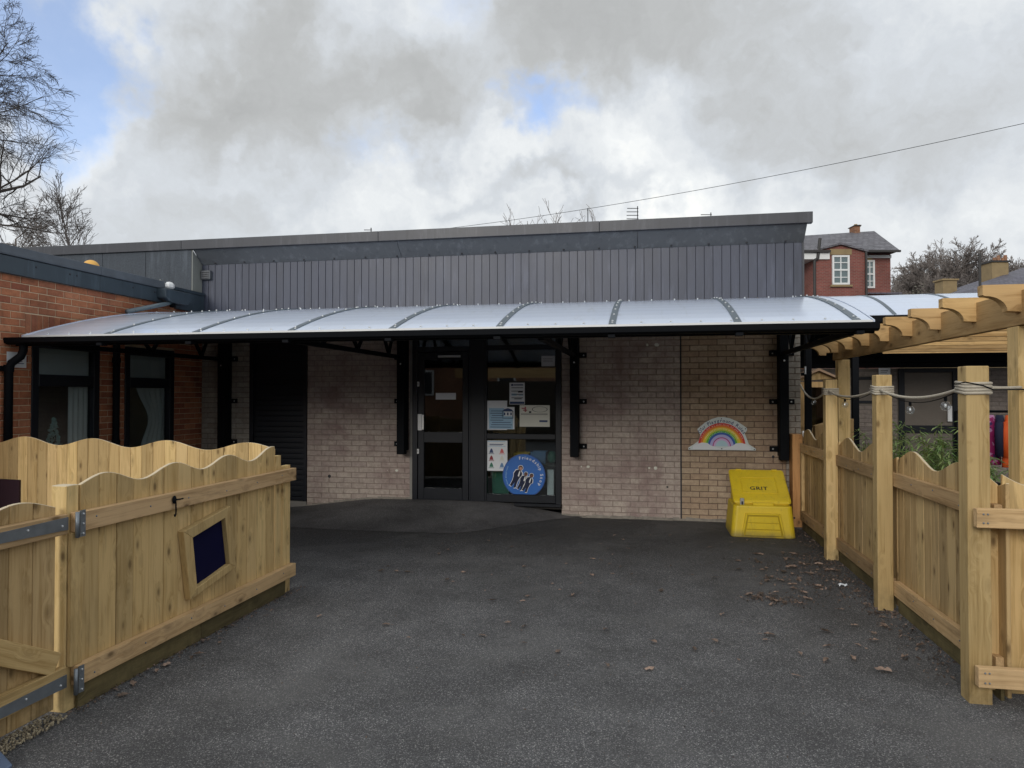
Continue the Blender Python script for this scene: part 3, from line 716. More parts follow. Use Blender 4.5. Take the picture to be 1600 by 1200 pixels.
for z in (2.0, 1.0): MB().tube((RX + .06, 7.62, z), (RX + .06, 7.62, z + .06), .048, n=12).build('bracket', M['black'], dp2)
sp = MB().path([(RX + .10, 8.56, 2.87), (RX + .13, 8.45, 2.83), (RX + .13, 7.70, 2.635)], .030, 12).build('overflow_pipe', plain('grey_blue_pipe', (.10, .135, .155), .3, spec=.7), smooth=True)
tag(sp, 'slanting grey overflow pipe running from the roof hopper down to the canopy', 'pipe')
nb = thing('notice', (RX + .01, 6.24, 1.88), 'small white paper notice on red brick beside the downpipe', 'notice')
MB().box(RX - .001 + .012, RX + .016, 6.15, 6.38, 1.89, 2.05).build('sheet', M['paper'], nb)
MB().box(RX + .0165, RX + .018, 6.26, 6.33, 1.98, 2.02).box(RX + .0165, RX + .018, 6.18, 6.35, 1.93, 1.937).box(RX + .0165, RX + .018, 6.18, 6.33, 1.95, 1.957).build('print', M['navy'], nb)
bl = MB().ball((RX - .25, 7.55, 3.165), .095, 20, 12); tag(bl.build('ball', plain('faded_orange_ball', (.75, .42, .10), .6), smooth=True), 'faded orange ball lying on the flat roof edge of the wing', 'ball')
bz = thing('roof_lump', (RX + .08, 8.55, 3.03), 'small whitish translucent lump on top of the rainwater hopper', 'lamp')
MB().ball((RX + .08, 8.56, 3.085), .062, 7, 5, (1, 1.25, .95)).build('lens', M['white'], bz); MB().box(RX + .04, RX + .12, 8.51, 8.61, 3.021, 3.045).build('base', M['fascia'], bz)  # whitish lump of unknown purpose on the roof edge
sc = thing('cable_clip', (RX - .02, 8.47, 3.1), 'short pale strip lifting off the roof edge beside the hopper', 'strip')
beam('strip', (RX + .05, 8.40, 3.14), (RX + .06, 8.52, 3.08), .012, .03, M['return'], sc)

# ------------------------------------------------------------------ the canopy
def cz(s): return 2.2 + .338 * s - .052 * s * s
CF = 6.2
def canopy_panel(x0, x1, n, parent, cf, zf, run, name='roof_panel', m=None):
    b = MB()
    for i in range(n):
        s0, s1 = run * i / n, run * (i + 1) / n
        b.v += [Vector((x, cf + s, zf(s) + dz)) for dz in (0, .012) for s in (s0, s1) for x in (x0, x1)] if False else []
    top = [(cf + run * i / n, zf(run * i / n) + .012) for i in range(n + 1)]; bot = [(cf + run * i / n, zf(run * i / n)) for i in range(n + 1)]
    nn = n + 1
    for xx in (x0, x1):
        for (y, z) in top: b.v.append(Vector((xx, y, z)))
        for (y, z) in bot: b.v.append(Vector((xx, y, z)))
    o2 = 2 * nn
    for i in range(n):
        b._f((i, i + 1, o2 + i + 1, o2 + i)); b._f((nn + i, o2 + nn + i, o2 + nn + i + 1, nn + i + 1))
        b._f((i, nn + i, nn + i + 1, i + 1)); b._f((o2 + i, o2 + i + 1, o2 + nn + i + 1, o2 + nn + i))
    b._f((0, o2, o2 + nn, nn)); b._f((n, nn + n, o2 + nn + n, o2 + n))
    return b.build(name, m or M['opal'], parent)
can = thing('entrance_canopy', (-2.3, 9.2, 0), 'long cantilevered canopy with curved opal roof panels and black brackets along the main wall', 'canopy')
XB = [-6.28, -5.31, -4.33, -3.32, -2.31, -1.30, -.30, .75, 1.68, 1.80]
for a, b_ in zip(XB[:-1], XB[1:]): canopy_panel(a + .004, b_ - .004, 16, can, CF, cz, 3.14)
def arc_bar(x, wd, h0, h1, cf, zf, run, m, parent, name, n=18, s0=0):
    b = MB()
    for i in range(n + 1):
        s = s0 + (run - s0) * i / n
        for (dx, dz) in ((-wd / 2, h0), (wd / 2, h0), (wd / 2, h1), (-wd / 2, h1)): b.v.append(Vector((x + dx, cf + s, zf(s) + dz)))
    for i in range(n):
        for j in range(4):
            j2 = (j + 1) % 4; b._f((i * 4 + j, i * 4 + j2, i * 4 + 4 + j2, i * 4 + 4 + j))
    b._f((0, 1, 2, 3)); b._f(tuple(n * 4 + q for q in (3, 2, 1, 0))); return b.build(name, m, parent)
for i, x in enumerate(XB[1:-1]):
    bar = arc_bar(x, .060, .0125, .020, CF, cz, 3.12, M['alu'], can, 'glazing_bar')
    arc_bar(x, .05, -.03, -.001, CF, cz, 3.12, M['black'], bar, 'under_bar')
    scr = MB()
    for k in range(11):
        s = .1 + k * .29; scr.ball((x, CF + s, cz(s) + .024), .010, 7, 5)
    tag(scr.build('screw_caps', M['zinc'], bar), kind='stuff')
scr = MB()
for i in range(33):
    x = -6.3 + i * .25
    scr.ball((x, CF + .06, cz(.06) + .016), .011, 7, 5); scr.ball((x + .1, CF + 1.9, cz(1.9) + .018), .009, 7, 5)
tag(scr.build('screw_caps', M['zinc'], can), kind='stuff')
arc_bar(-6.295, .02, -.01, .02, CF, cz, 3.14, M['opal'], can, 'edge_strip'); arc_bar(1.81, .012, -.004, .016, CF, cz, 3.14, M['opal'], can, 'edge_strip')
MB().box(-6.28, 1.80, CF - .006, CF + .012, 2.196, 2.216).build('front_lip', M['white'], can)
for a, b_ in ((-6.45, -3.6), (-3.6, -.4), (-.4, 1.83)):
    MB().prism([(CF - .09, 2.190), (CF - .085, 2.14), (CF - .05, 2.122), (CF + .0, 2.122), (CF + .015, 2.14), (CF + .015, 2.193), (CF - .0, 2.193), (CF - .005, 2.15), (CF - .07, 2.15), (CF - .078, 2.190)], 'x', a + .001, b_ - .001).build('gutter', M['black'], can)
MB().box(-6.40, 1.82, CF + .02, CF + .08, 2.11, 2.185).build('front_beam', M['black'], can, bevel=.003)
MB().box(-6.40, 1.82, 9.28, 9.34, 2.60, 2.72).build('wall_beam', M['black'], can, bevel=.003)
for x in XB[1:-1]: MB().box(x - .03, x + .03, CF - .10, CF - .02, 2.095, 2.121).build('gutter_clip', M['black'], can)
for px_, sides in ((-6.0, (1, )), (-3.30, (-1, )), (-.935, (1,)), (1.655, (-1, 1))):
    zb = .80
    po = MB().box(px_ - .055, px_ + .055, 9.20, 9.31, zb, 2.62).build('post', M['black'], can, bevel=.006)
    MB().box(px_ - .055, px_ + .055, 9.315, 9.385, zb + .05, 2.6).build('post_backing', M['black'], po)
    for z in (2.13, 1.52, .93):
        for sd in sides:
            pl = MB().box(*sorted((px_ + sd * .05, px_ + sd * .15)), 9.365, 9.388, z - .03, z + .035).build('wall_tab', M['black'], po, bevel=.002)
            MB().ball((px_ + sd * .11, 9.362, z), .011, 8, 5, (1, .5, 1)).build('bolt', M['zinc'], pl)
    MB().ball((px_, 9.197, 2.03), .012, 8, 5, (1, .5, 1)).build('bolt', M['zinc'], po)
    arm = MB().box(px_ - .025, px_ + .025, CF + .08, 9.20, 2.095, 2.145).build('arm', M['black'], can, bevel=.004)
    MB().box(px_ - .045, px_ + .045, 9.185, 9.199, 2.06, 2.19).build('end_plate', M['black'], arm)
    arc_bar(px_, .05, -.07, -.015, CF, cz, 3.10, M['black'], can, 'arched_rib')
    for (ya, yb) in ((8.75, 8.35), (8.75, 9.05), (7.75, 7.35), (7.75, 8.2), (6.85, 7.25)):
        beam('strut', (px_, ya, 2.14), (px_, yb, cz(yb - CF) - .05), .035, .035, M['black'], arm)

# ------------------------------------------------------------------ lettering
GL = {}
def glyph(ch):
    if ch not in GL:
        cu = bpy.data.curves.new('glyph', 'FONT'); cu.body = ch; cu.size = 1; cu.resolution_u = 2; cu.align_x = 'CENTER'; cu.offset = .014
        ob = bpy.data.objects.new('glyph', cu); me = bpy.data.meshes.new_from_object(ob)
        vs = [v.co.copy() for v in me.vertices]; fs = [tuple(p.vertices) for p in me.polygons]
        wdt = (max(v.x for v in vs) - min(v.x for v in vs)) if vs else .28
        bpy.data.objects.remove(ob); bpy.data.curves.remove(cu); bpy.data.meshes.remove(me)
        GL[ch] = (vs, fs, wdt)
    return GL[ch]
def put_glyph(b, ch, Mx):
    vs, fs, _ = glyph(ch); o = len(b.v); b.v += [Mx @ v for v in vs]
    for f in fs: b._f(tuple(o + i for i in f))
def text_line(b, s, x, z, y, size, bold=1.0, Mbase=None):
    "text centred on x in the plane y facing -y"
    gap = .10; tot = sum((glyph(c)[2] if c != ' ' else .28) + gap for c in s) - gap; cur = -tot / 2
    for c in s:
        wd = glyph(c)[2] if c != ' ' else .28
        if c != ' ':
            Mx = Matrix.Translation((x, y, z)) @ Matrix.Rotation(R(90), 4, 'X') @ Matrix.Scale(size, 4) @ Matrix.Translation((cur + wd / 2, 0, 0))
            if Mbase is not None: Mx = Mbase @ Matrix.Scale(size, 4) @ Matrix.Translation((cur + wd / 2, 0, 0))
            put_glyph(b, c, Mx)
        cur += wd + gap
def text_arc(b, s, cx, cz_, y, rad, a0, a1, size):
    "letters spread clockwise along an arc from angle a0 to a1 (degrees, 90 = top)"
    ws = [(glyph(c)[2] if c != ' ' else .3) + .1 for c in s]; T = sum(ws); acc = 0
    for c, wd in zip(s, ws):
        a = R(a0 + (a1 - a0) * (acc + wd / 2) / T); acc += wd
        if c == ' ': continue
        put_glyph(b, c, Matrix.Translation((cx + rad * math.cos(a), y, cz_ + rad * math.sin(a))) @ Matrix.Rotation(R(90) - a, 4, 'Y') @ Matrix.Rotation(R(90), 4, 'X') @ Matrix.Scale(size, 4))

# ------------------------------------------------------------------ posters and sign on the window
PY = WY - .002
def poster(x0, x1, z0, z1, label, m, name='poster', cat='poster', y=PY):
    t = thing(name, ((x0 + x1) / 2, y, z0), label, cat)
    MB().box(x0, x1, y - .0015, y, z0, z1).build('sheet', m, t); return t
def bars(t, rects, m, name='print', y=PY):
    b = MB()
    for (x0, x1, z0, z1) in rects: b.box(x0, x1, y - .0025, y - .0018, z0, z1)
    return b.build(name, m, t)
p1 = poster(-1.828, -1.618, 1.48, 1.773, 'upright white poster with blue top and foot bands, highest in the window group', M['paper'])
bars(p1, [(-1.805, -1.775, 1.73, 1.755), (-1.77, -1.64, 1.735, 1.75), (-1.822, -1.624, 1.487, 1.517)], M['navy'])
bars(p1, [(-1.80, -1.64, 1.70 - k * .045, 1.708 - k * .045) for k in range(4)] + [(-1.71, -1.645, 1.64, 1.655), (-1.76, -1.66, 1.55, 1.56)], M['ink'])
bars(p1, [(-1.80, -1.73, 1.60, 1.625), (-1.70, -1.64, 1.60, 1.612)], M['lightblue'], 'tint')
p2 = thing('poster', (-1.95, PY, 1.126), 'large pale blue poster with a house drawing at the left of the window', 'poster')
MB().box(-2.138, -1.86, PY - .0015, PY, 1.135, 1.531).box(-1.8599, -1.758, PY - .0015, PY, 1.145, 1.445).build('sheet', M['paper'], p2)
bars(p2, [(-2.11, -1.78, 1.15, 1.32), (-2.11, -1.90, 1.32, 1.43)], M['lightblue'], 'tint')
b = MB()
for k in range(8): b.box(-2.09 + .01 * (k % 3), -1.93 + .02 * (k % 2) + (.12 if k < 3 else 0), PY - .0035, PY - .0026, 1.17 + k * .031, 1.178 + k * .031)
b.prism([(-1.93, 1.385), (-1.77, 1.385), (-1.80, 1.415), (-1.85, 1.43), (-1.90, 1.415)], 'y', PY - .0036, PY - .0026).box(-1.925, -1.775, PY - .0036, PY - .0026, 1.29, 1.297)
for k in range(3): b.box(-1.905 + k * .045, -1.885 + k * .045, PY - .0036, PY - .0026, 1.335, 1.37)
b.build('print', M['navy'], p2)
bars(p2, [(-1.925, -1.775, 1.29, 1.30), (-1.925, -1.915, 1.30, 1.385), (-1.785, -1.775, 1.30, 1.385)], M['ink'], 'house_outline')
p3 = poster(-1.688, -1.28, 1.182, 1.471, 'landscape cream poster with an oval outline at the right of the window', M['paper2'])
ov = MB()
for k in range(28):
    a0, a1 = 2 * math.pi * k / 28, 2 * math.pi * (k + 1) / 28
    pt = lambda a, s: (-1.415 + .105 * s * math.cos(a), 1.415 + .038 * s * math.sin(a))
    ov.prism([pt(a0, 1), pt(a1, 1), pt(a1, .92), pt(a0, .92)], 'y', PY - .003, PY - .002)
ov.build('oval', M['ink'], p3)
bars(p3, [(-1.67, -1.31, 1.352, 1.357), (-1.67, -1.31, 1.342, 1.346), (-1.56, -1.53, 1.365, 1.39)], M['ink'])
bars(p3, [(-1.42, -1.31, 1.245, 1.27)], M['navy'], 'stamp')
bars(p3, [(-1.66, -1.62, 1.42, 1.435), (-1.64, -1.585, 1.395, 1.41), (-1.62, -1.60, 1.38, 1.45)], plain('pink_ink', (.45, .12, .13), .6), 'drawing')
p4 = poster(-2.155, -1.855, .583, .992, 'white poster with six small coloured pictures in the lower window pane', M['paper'], y=WY - .006)
yy = WY - .006
bars(p4, [(-2.13, -1.88, .975, .983), (-2.13, -1.88, .912, .918)], M['lightblue'], 'band', yy); bars(p4, [(-2.10, -1.91, .935, .945), (-2.10, -1.93, .925, .929)], M['navy'], 'heading', yy)
pc = [M['navy'], plain('coral', (.6, .12, .12), .6), plain('dark_red', (.25, .02, .03), .6), M['paper2'], M['green'], M['bluetray']]
for k in range(6):
    xx = -2.075 + (k % 2) * .145; zz = .855 - (k // 2) * .095
    MB().prism([(xx - .028, zz - .03), (xx + .028, zz - .03), (xx + .02, zz), (xx + .006, zz + .028), (xx - .006, zz + .028), (xx - .02, zz)], 'y', yy - .0035, yy - .002).build('picture', pc[k], p4)
    MB().box(xx - .038, xx + .038, yy - .003, yy - .002, zz - .045, zz - .038).build('caption', pc[k], p4)
p5 = poster(-1.392, -1.21, 1.99, 2.131, 'small pale grey sheet in the top right corner of the window', plain('grey_paper', (.5, .52, .55), .6), 'notice', 'notice')
bars(p5, [(-1.37, -1.24, 2.09 - k * .02, 2.094 - k * .02) for k in range(3)], M['ink'])
# round sign
fs = thing('round_sign', (-1.63, WY - .012, .27), 'round blue Friendship Stop sign with three children leaning in the window', 'sign')
fcx, fcz, frd = -1.628, .525, .292
yy = WY - .010
def disc(r, ya, yb, cutz=.276, n=48):
    pts = []
    for k in range(n):
        a = 2 * math.pi * k / n; pts.append((fcx + r * math.cos(a), max(cutz, fcz + r * math.sin(a))))
    return MB().prism(pts, 'y', ya, yb)
disc(frd, yy - .004, yy).build('rim', plain('rim_blue', (.012, .07, .28), .4), fs)
disc(frd * .955, yy - .006, yy - .0042, .279).build('face', M['signblue'], fs)
b = MB(); text_arc(b, 'Friendship Stop', fcx, fcz, yy - .0075, frd * .76, 108, -34, .058); b.build('lettering', M['white'], fs)
b = MB(); text_arc(b, 'school playground', fcx, fcz, yy - .0075, frd * .82, 214, 150, .026); b.build('small_lettering', M['lightblue'], fs)
def kid(cx, cz0, lean, h, coat, hair, skin, n_):
    rot = Matrix.Translation((cx, 0, cz0)) @ Matrix.Rotation(R(lean), 4, 'Y')
    def P2(p): q = rot @ Vector((p[0] * h, 0, p[1] * h)); return (q.x, q.z)
    body = [(-.17, .0), (-.20, .25), (-.27, .42), (-.22, .68), (-.08, .76), (.08, .76), (.22, .68), (.30, .45), (.20, .30), (.18, 0), (.22, -.38), (.10, -.45), (.02, -.1), (-.06, -.42), (-.2, -.40)]
    out_ = [(x * 1.16, z * 1.07 - .01) for x, z in body]; b0 = yy - .0075 - n_ * .0012
    MB().prism([P2(p) for p in out_], 'y', b0, b0 + .0004).build('outline', M['white'], fs)
    hd = [(.15 * math.cos(a) , .93 + .16 * math.sin(a)) for a in [2 * math.pi * k / 14 for k in range(14)]]
    MB().prism([P2((x * 1.2, (z - .93) * 1.2 + .93)) for x, z in hd], 'y', b0, b0 + .0004).build('outline', M['white'], fs)
    MB().prism([P2(p) for p in body], 'y', b0 - .0009, b0 - .0003).build('figure', coat, fs)
    MB().prism([P2(p) for p in hd], 'y', b0 - .0009, b0 - .0003).build('hair', hair, fs)
    MB().prism([P2((x * .7 + .02, (z - .93) * .7 + .90)) for x, z in hd], 'y', b0 - .0013, b0 - .001).build('face', skin, fs)
    MB().prism([P2(p) for p in ((.0, .72), (.08, .72), (.14, .35), (.04, .38))], 'y', b0 - .0013, b0 - .001).build('shirt', M['white'], fs)
skin1 = plain('skin_light', (.5, .25, .17), .6); skin2 = plain('skin_brown', (.16, .06, .04), .6)
kid(-1.750, .455, 24, .205, M['navyfab'], plain('brown_hair', (.05, .02, .015), .6), skin1, 0)
kid(-1.665, .405, 24, .17, M['navyfab'], M['ink'], skin2, 1); kid(-1.595, .385, 26, .175, M['navyfab'], M['ink'], skin2, 2)
# things standing in the room behind the glass
def item(name, x0, x1, y0, y1, z0, z1, m, label, cat, tap=.9, grp=None):
    t = MB(); cx, cy = (x0 + x1) / 2, (y0 + y1) / 2
    lo = [(x0 * tap + cx * (1 - tap), y0 * tap + cy * (1 - tap)), (x1 * tap + cx * (1 - tap), y0 * tap + cy * (1 - tap)), (x1 * tap + cx * (1 - tap), y1 * tap + cy * (1 - tap)), (x0 * tap + cx * (1 - tap), y1 * tap + cy * (1 - tap))]
    hi = [(x0, y0), (x1, y0), (x1, y1), (x0, y1)]
    t.v = [Vector((*p, z0)) for p in lo] + [Vector((*p, z1)) for p in hi] + [Vector((p[0] * .92 + cx * .08, p[1] * .92 + cy * .08, z1)) for p in hi] + [Vector((p[0] * .92 + cx * .08, p[1] * .92 + cy * .08, z0 + .02)) for p in lo]
    for i in range(4):
        j = (i + 1) % 4
        t._f((i, j, 4 + j, 4 + i)); t._f((4 + i, 4 + j, 8 + j, 8 + i)); t._f((8 + i, 8 + j, 12 + j, 12 + i))
    t._f((0, 1, 2, 3)); t._f((12, 13, 14, 15))
    return tag(t.build(name, m, bevel=.006), label, cat, grp)
item('storage_crate', -2.11, -1.86, 9.55, 9.85, .15, .56, M['green'], 'green plastic crate on the floor left of the round sign behind glass', 'crate')
shelf = thing('low_shelf', (-1.6, 9.85, .15), 'low shelf unit behind the round sign in the window', 'shelf')
MB().box(-1.88, -1.22, 9.72, 10.0, .62, .65).build('shelf_board', M['room_floor'], shelf); 
for x in (-1.88, -1.24): MB().box(x, x + .02, 9.72, 10.0, .15, .62).build('side', M['room_floor'], shelf)
item('toy_tray', -1.84, -1.62, 9.74, 9.98, .651, .80, M['yel'], 'yellow tray on the low shelf behind the window', 'tray')
item('toy_tray', -1.60, -1.38, 9.74, 9.98, .651, .82, M['bluetray'], 'blue tray on the low shelf behind the window', 'tray')
tag(MB().ball((-1.31, 9.85, .74), .09, 10, 7, (.75, .8, 1.0)).build('green_bag', M['green'], smooth=True), 'crumpled green bag at the right end of the low shelf', 'bag')
tag(MB().box(-1.33, -1.24, 9.5, 9.56, .15, .60).build('grey_panel', M['blind'], bevel=.004), 'narrow grey board leaning beside the round sign indoors', 'board')

# ------------------------------------------------------------------ rainbow plaque
rbw = thing('rainbow_plaque', (.925, WY - .03, .90), 'white rainbow shaped playground rules plaque on buff brick above the grit bin', 'sign')
yy = WY - .030; rcx, rcz = .925, .955
out_ = [(.512, .905), (.515, .935), (.58, .975), (.64, 1.02), (.665, 1.10), (.64, 1.13), (.625, 1.17), (.65, 1.195), (.72, 1.255), (.80, 1.30), (.88, 1.325), (.95, 1.328), (1.03, 1.31), (1.12, 1.27), (1.20, 1.215), (1.232, 1.19), (1.235, 1.16), (1.205, 1.12), (1.23, 1.06), (1.255, .985), (1.30, .955), (1.338, .93), (1.338, .907)]
MB().prism(out_, 'y', yy - .004, yy).build('board', plain('plaque_white', (.62, .68, .68), .4, var=.05), rbw, bevel=.001)
bands = [((.62, .04, .025), .290), ((.75, .20, .02), .263), ((.78, .55, .03), .238), ((.55, .60, .05), .213), ((.10, .40, .05), .195), ((.03, .10, .42), .172), ((.42, .42, .72), .146), ((.42, .05, .22), .112), ((.62, .45, .70), .10), ((.42, .62, .70), .075)]
for k, (c, r_) in enumerate(bands):
    r2 = bands[k + 1][1] if k + 1 < len(bands) else 0.0
    b = MB(); n_ = 30
    for q in range(n_):
        a0, a1 = math.pi * q / n_, math.pi * (q + 1) / n_
        pt = lambda a, s: (rcx + s * math.cos(a), rcz + s * math.sin(a) * 1.02)
        b.prism([pt(a0, r_), pt(a1, r_), pt(a1, max(r2, .001)), pt(a0, max(r2, .001))], 'y', yy - .0055, yy - .0042)
    b.build('rainbow_band', plain('band', c, .5, var=.05), rbw)
b = MB(); text_arc(b, 'Our Playground Rules', rcx, rcz, yy - .0062, .306, 150, 30, .060); b.build('lettering', M['navy'], rbw)
b = MB()
for r_, a0, a1 in ((.270, 160, 20), (.218, 155, 25), (.178, 150, 30)): text_arc(b, 'we are kind we take turns we play safely' if r_ > .2 else 'we look after our things', rcx, rcz, yy - .0064, r_, a0, a1, .019)
for xc, s in ((.72, 1), (1.13, -1)):
    pts = [(xc + p[0] * s, p[1]) for p in ((-.15, .915), (-.15, .95), (-.09, .985), (-.04, 1.00), (.03, .995), (.07, .965), (.13, .945), (.19, .93), (.19, .915))]
    MB().prism(pts, 'y', yy - .0075, yy - .0066).build('cloud', M['paper'], rbw)
b.build('small_lettering', M['white'], rbw)
for p in ((.923, 1.305), (1.215, 1.18), (.665, 1.18), (.53, .92), (.925, .925), (1.32, .92)): MB().ball((p[0], yy - .006, p[1]), .007, 7, 5, (1, .4, 1)).build('screw', M['ink'], rbw)

# ------------------------------------------------------------------ grit bin
gb = thing('grit_bin', (1.27, 8.75, 0), 'yellow plastic grit bin with sloping lid against the buff brick wall', 'grit bin')
GX0, GX1, GY0, GY1 = .93, 1.62, 8.38, 9.02
def rrect(x0, x1, y0, y1, r, n=4):
    pts = []
    for cx, cy, a0 in ((x1 - r, y0 + r, -90), (x1 - r, y1 - r, 0), (x0 + r, y1 - r, 90), (x0 + r, y0 + r, 180)):
        for k in range(n + 1):
            a = R(a0 + 90 * k / n); pts.append((cx + r * math.cos(a), cy + r * math.sin(a)))
    return pts
def loft(b, rings, cap=True):
    n = len(rings[0]); o = len(b.v)
    for ring in rings: b.v += [Vector(p) for p in ring]
    for i in range(len(rings) - 1):
        for j in range(n):
            j2 = (j + 1) % n; b._f((o + i * n + j, o + i * n + j2, o + (i + 1) * n + j2, o + (i + 1) * n + j))
    if cap: b._f(tuple(o + j for j in reversed(range(n)))); b._f(tuple(o + (len(rings) - 1) * n + j for j in range(n)))
b = MB()
rings = []
for z, ins in ((0, 0), (.012, -.004), (.20, .014), (.335, .026), (.352, .03), (.356, .045), (.358, .07)):
    rings.append([(x, y, z) for x, y in rrect(GX0 + ins, GX1 - ins, GY0 + ins, GY1 - ins * .5, .055)])
loft(b, rings)
body = b.build('body', M['yellow'], gb, smooth=False, bevel=.006, seg=2)
# recessed stepped panel in the front (trapezoid with ribs)
b = MB(); fy = GY0 - .004
b.prism([(1.06, .02), (1.485, .02), (1.435, .255), (1.105, .255)], 'y', fy - .004, fy + .05)
b.build('front_panel', plain('yellow_recess_shade', (.42, .30, .008), .45), gb, bevel=.004)  # deeper yellow paints the shade of the recess into the panel
for z0, z1, yo in ((.025, .092, .018), (.098, .165, .013), (.171, .238, .008)):
    xa = 1.07 + .20 * z0; xb = 1.475 - .2 * z0; xa2 = 1.07 + .2 * z1; xb2 = 1.475 - .2 * z1
    MB().prism([(xa, z0), (xb, z0), (xb2, z1), (xa2, z1)], 'y', fy - yo, fy - .003).build('panel_rib', M['yellow'], gb, bevel=.004)
for s in (-1, 1):
    xo = 1.06 if s < 0 else 1.485; xt_ = 1.105 if s < 0 else 1.435
    MB().prism([(xo - s * -.0, .02), (xo + s * .02, .02), (xt_ + s * .02, .275), (xt_, .255)], 'y', fy - .016, fy + .02).build('rib', M['yellow'], gb, bevel=.003)
MB().box(1.10, 1.44, fy - .012, fy + .02, .2551, .275).build('rib', M['yellow'], gb, bevel=.003)
# lid: wedge rising to the back
lx0, lx1 = .985, 1.575
b = MB()
def lidring(t, ins):
    # front low edge z .42, back high edge z .70
    pts = rrect(lx0 + ins, lx1 - ins, 8.50 + ins, 8.98 - ins, .03, 3)
    return [(x, y, t + (y - 8.50) / .48 * .285) for x, y in pts]
loft(b, [[(x, y, .355) for x, y in rrect(lx0 + .0, lx1 - .0, 8.49, 8.98, .03, 3)], [(x, y, .395 + (y - 8.49) / .49 * .26) for x, y in rrect(lx0 + .006, lx1 - .006, 8.495, 8.98, .03, 3)]])
b.build('hopper_collar', M['yellow'], gb, bevel=.005)
b = MB(); loft(b, [lidring(.372, -.012), lidring(.384, -.022), lidring(.405, -.020), lidring(.414, -.006), lidring(.415, .03)])
lid = b.build('lid', M['yellow'], gb, bevel=.004, seg=2)
sl = math.atan2(.285, .48)
ML = Matrix.Translation((1.28, 8.50, .4155)) @ Matrix.Rotation(sl, 4, 'X')   # lid plane: local y runs up the slope
b = MB().box(-.18, .18, .11, .118, -.002, .007, ML).box(-.18, .18, .40, .408, -.002, .007, ML).box(-.20, -.19, .11, .408, -.002, .008, ML).box(.19, .20, .11, .408, -.002, .008, ML); b.build('lid_rib', M['yellow'], lid, bevel=.002)
b = MB(); text_line(b, 'GRIT', 0, 0, 0, .088, Mbase=ML @ Matrix.Translation((-.01, .17, .004)))
b.build('lettering', M['ink'], lid)
b = MB(); loft(b, [rrect3 for rrect3 in [[(x, y, z) for x, y in rrect(1.17, 1.40, 8.44, 8.50, .012, 2)] for z in (.335, .385)]]); b.build('lid_handle', M['yellow'], lid, bevel=.004)
hp_ = MB().box(1.035, 1.08, 8.455, 8.487, .34, .43).build('hasp', M['steel'], gb, bevel=.004); MB().box(1.048, 1.068, 8.449, 8.456, .355, .395).build('staple', M['ink'], hp_)
for x in (1.05, 1.46): MB().tube((x, 8.975, .70), (x + .06, 8.975, .70), .012, n=8).build('hinge', M['yellow'], lid)
MB().ball((1.605, 8.385, .235), .012, 7, 5).build('plug', M['ink'], gb)

# ------------------------------------------------------------------ fences
def fboard(parent, o, ang, s0, s1, zb, top, th, m, name='board', n=None, edge=True):
    "upright board: s along the fence from o, y across, wavy top"
    n = n or max(2, int((s1 - s0) / .03)); sc_ = (s0 + s1) / 2
    pts = [(s0 - sc_, zb), (s1 - sc_, zb)] + [(s1 - sc_ - (s1 - s0) * k / n, top(s1 - (s1 - s0) * k / n)) for k in range(n + 1)]
    b = MB()
    N_ = len(pts); o0 = 0
    b.v = [Vector((p[0], -th / 2, p[1] - zb)) for p in pts] + [Vector((p[0], th / 2, p[1] - zb)) for p in pts]
    b._f(tuple(range(N_))); b._f(tuple(N_ + i for i in reversed(range(N_))))
    for i in range(N_):
        j = (i + 1) % N_; b.cur = 1 if (edge and 2 <= i < N_ - 1) else 0
        b._f((i, N_ + i, N_ + j, j))
    me = b.mesh(name, [m, M['edge']])
    import bmesh
    bm = bmesh.new(); bm.from_mesh(me); bmesh.ops.recalc_face_normals(bm, faces=bm.faces); bm.to_mesh(me); bm.free()
    Mx = Matrix.Translation((o[0], o[1], 0)) @ Matrix.Rotation(ang, 4, 'Z') @ Matrix.Translation((sc_, random.uniform(-.0015, .0015), zb))
    ob = place(name, me, Mx, parent)
    md = ob.modifiers.new('bevel', 'BEVEL'); md.width = .003; md.segments = 1; md.limit_method = 'ANGLE'; md.angle_limit = R(60)
    return ob
def boards(parent, o, ang, s0, s1, zb, top, th, m, wd=.122, gap=.0035):
    n = max(1, round((s1 - s0) / wd)); w_ = (s1 - s0) / n
    for k in range(n): fboard(parent, o, ang, s0 + k * w_ + gap / 2, s0 + (k + 1) * w_ - gap / 2, zb, top, th, m)
def bx(name, x0, x1, y0, y1, z0, z1, m, parent, axis, bevel=.003):
    c = ((x0 + x1) / 2, (y0 + y1) / 2, (z0 + z1) / 2)
    if axis == 'z': return beam(name, (c[0], c[1], z0), (c[0], c[1], z1), x1 - x0, y1 - y0, m, parent, bevel, up=(0, 1, 0))
    if axis == 'y': return beam(name, (c[0], y0, c[2]), (c[0], y1, c[2]), x1 - x0, z1 - z0, m, parent, bevel)
    return beam(name, (x0, c[1], c[2]), (x1, c[1], c[2]), y1 - y0, z1 - z0, m, parent, bevel)
H90 = R(90)
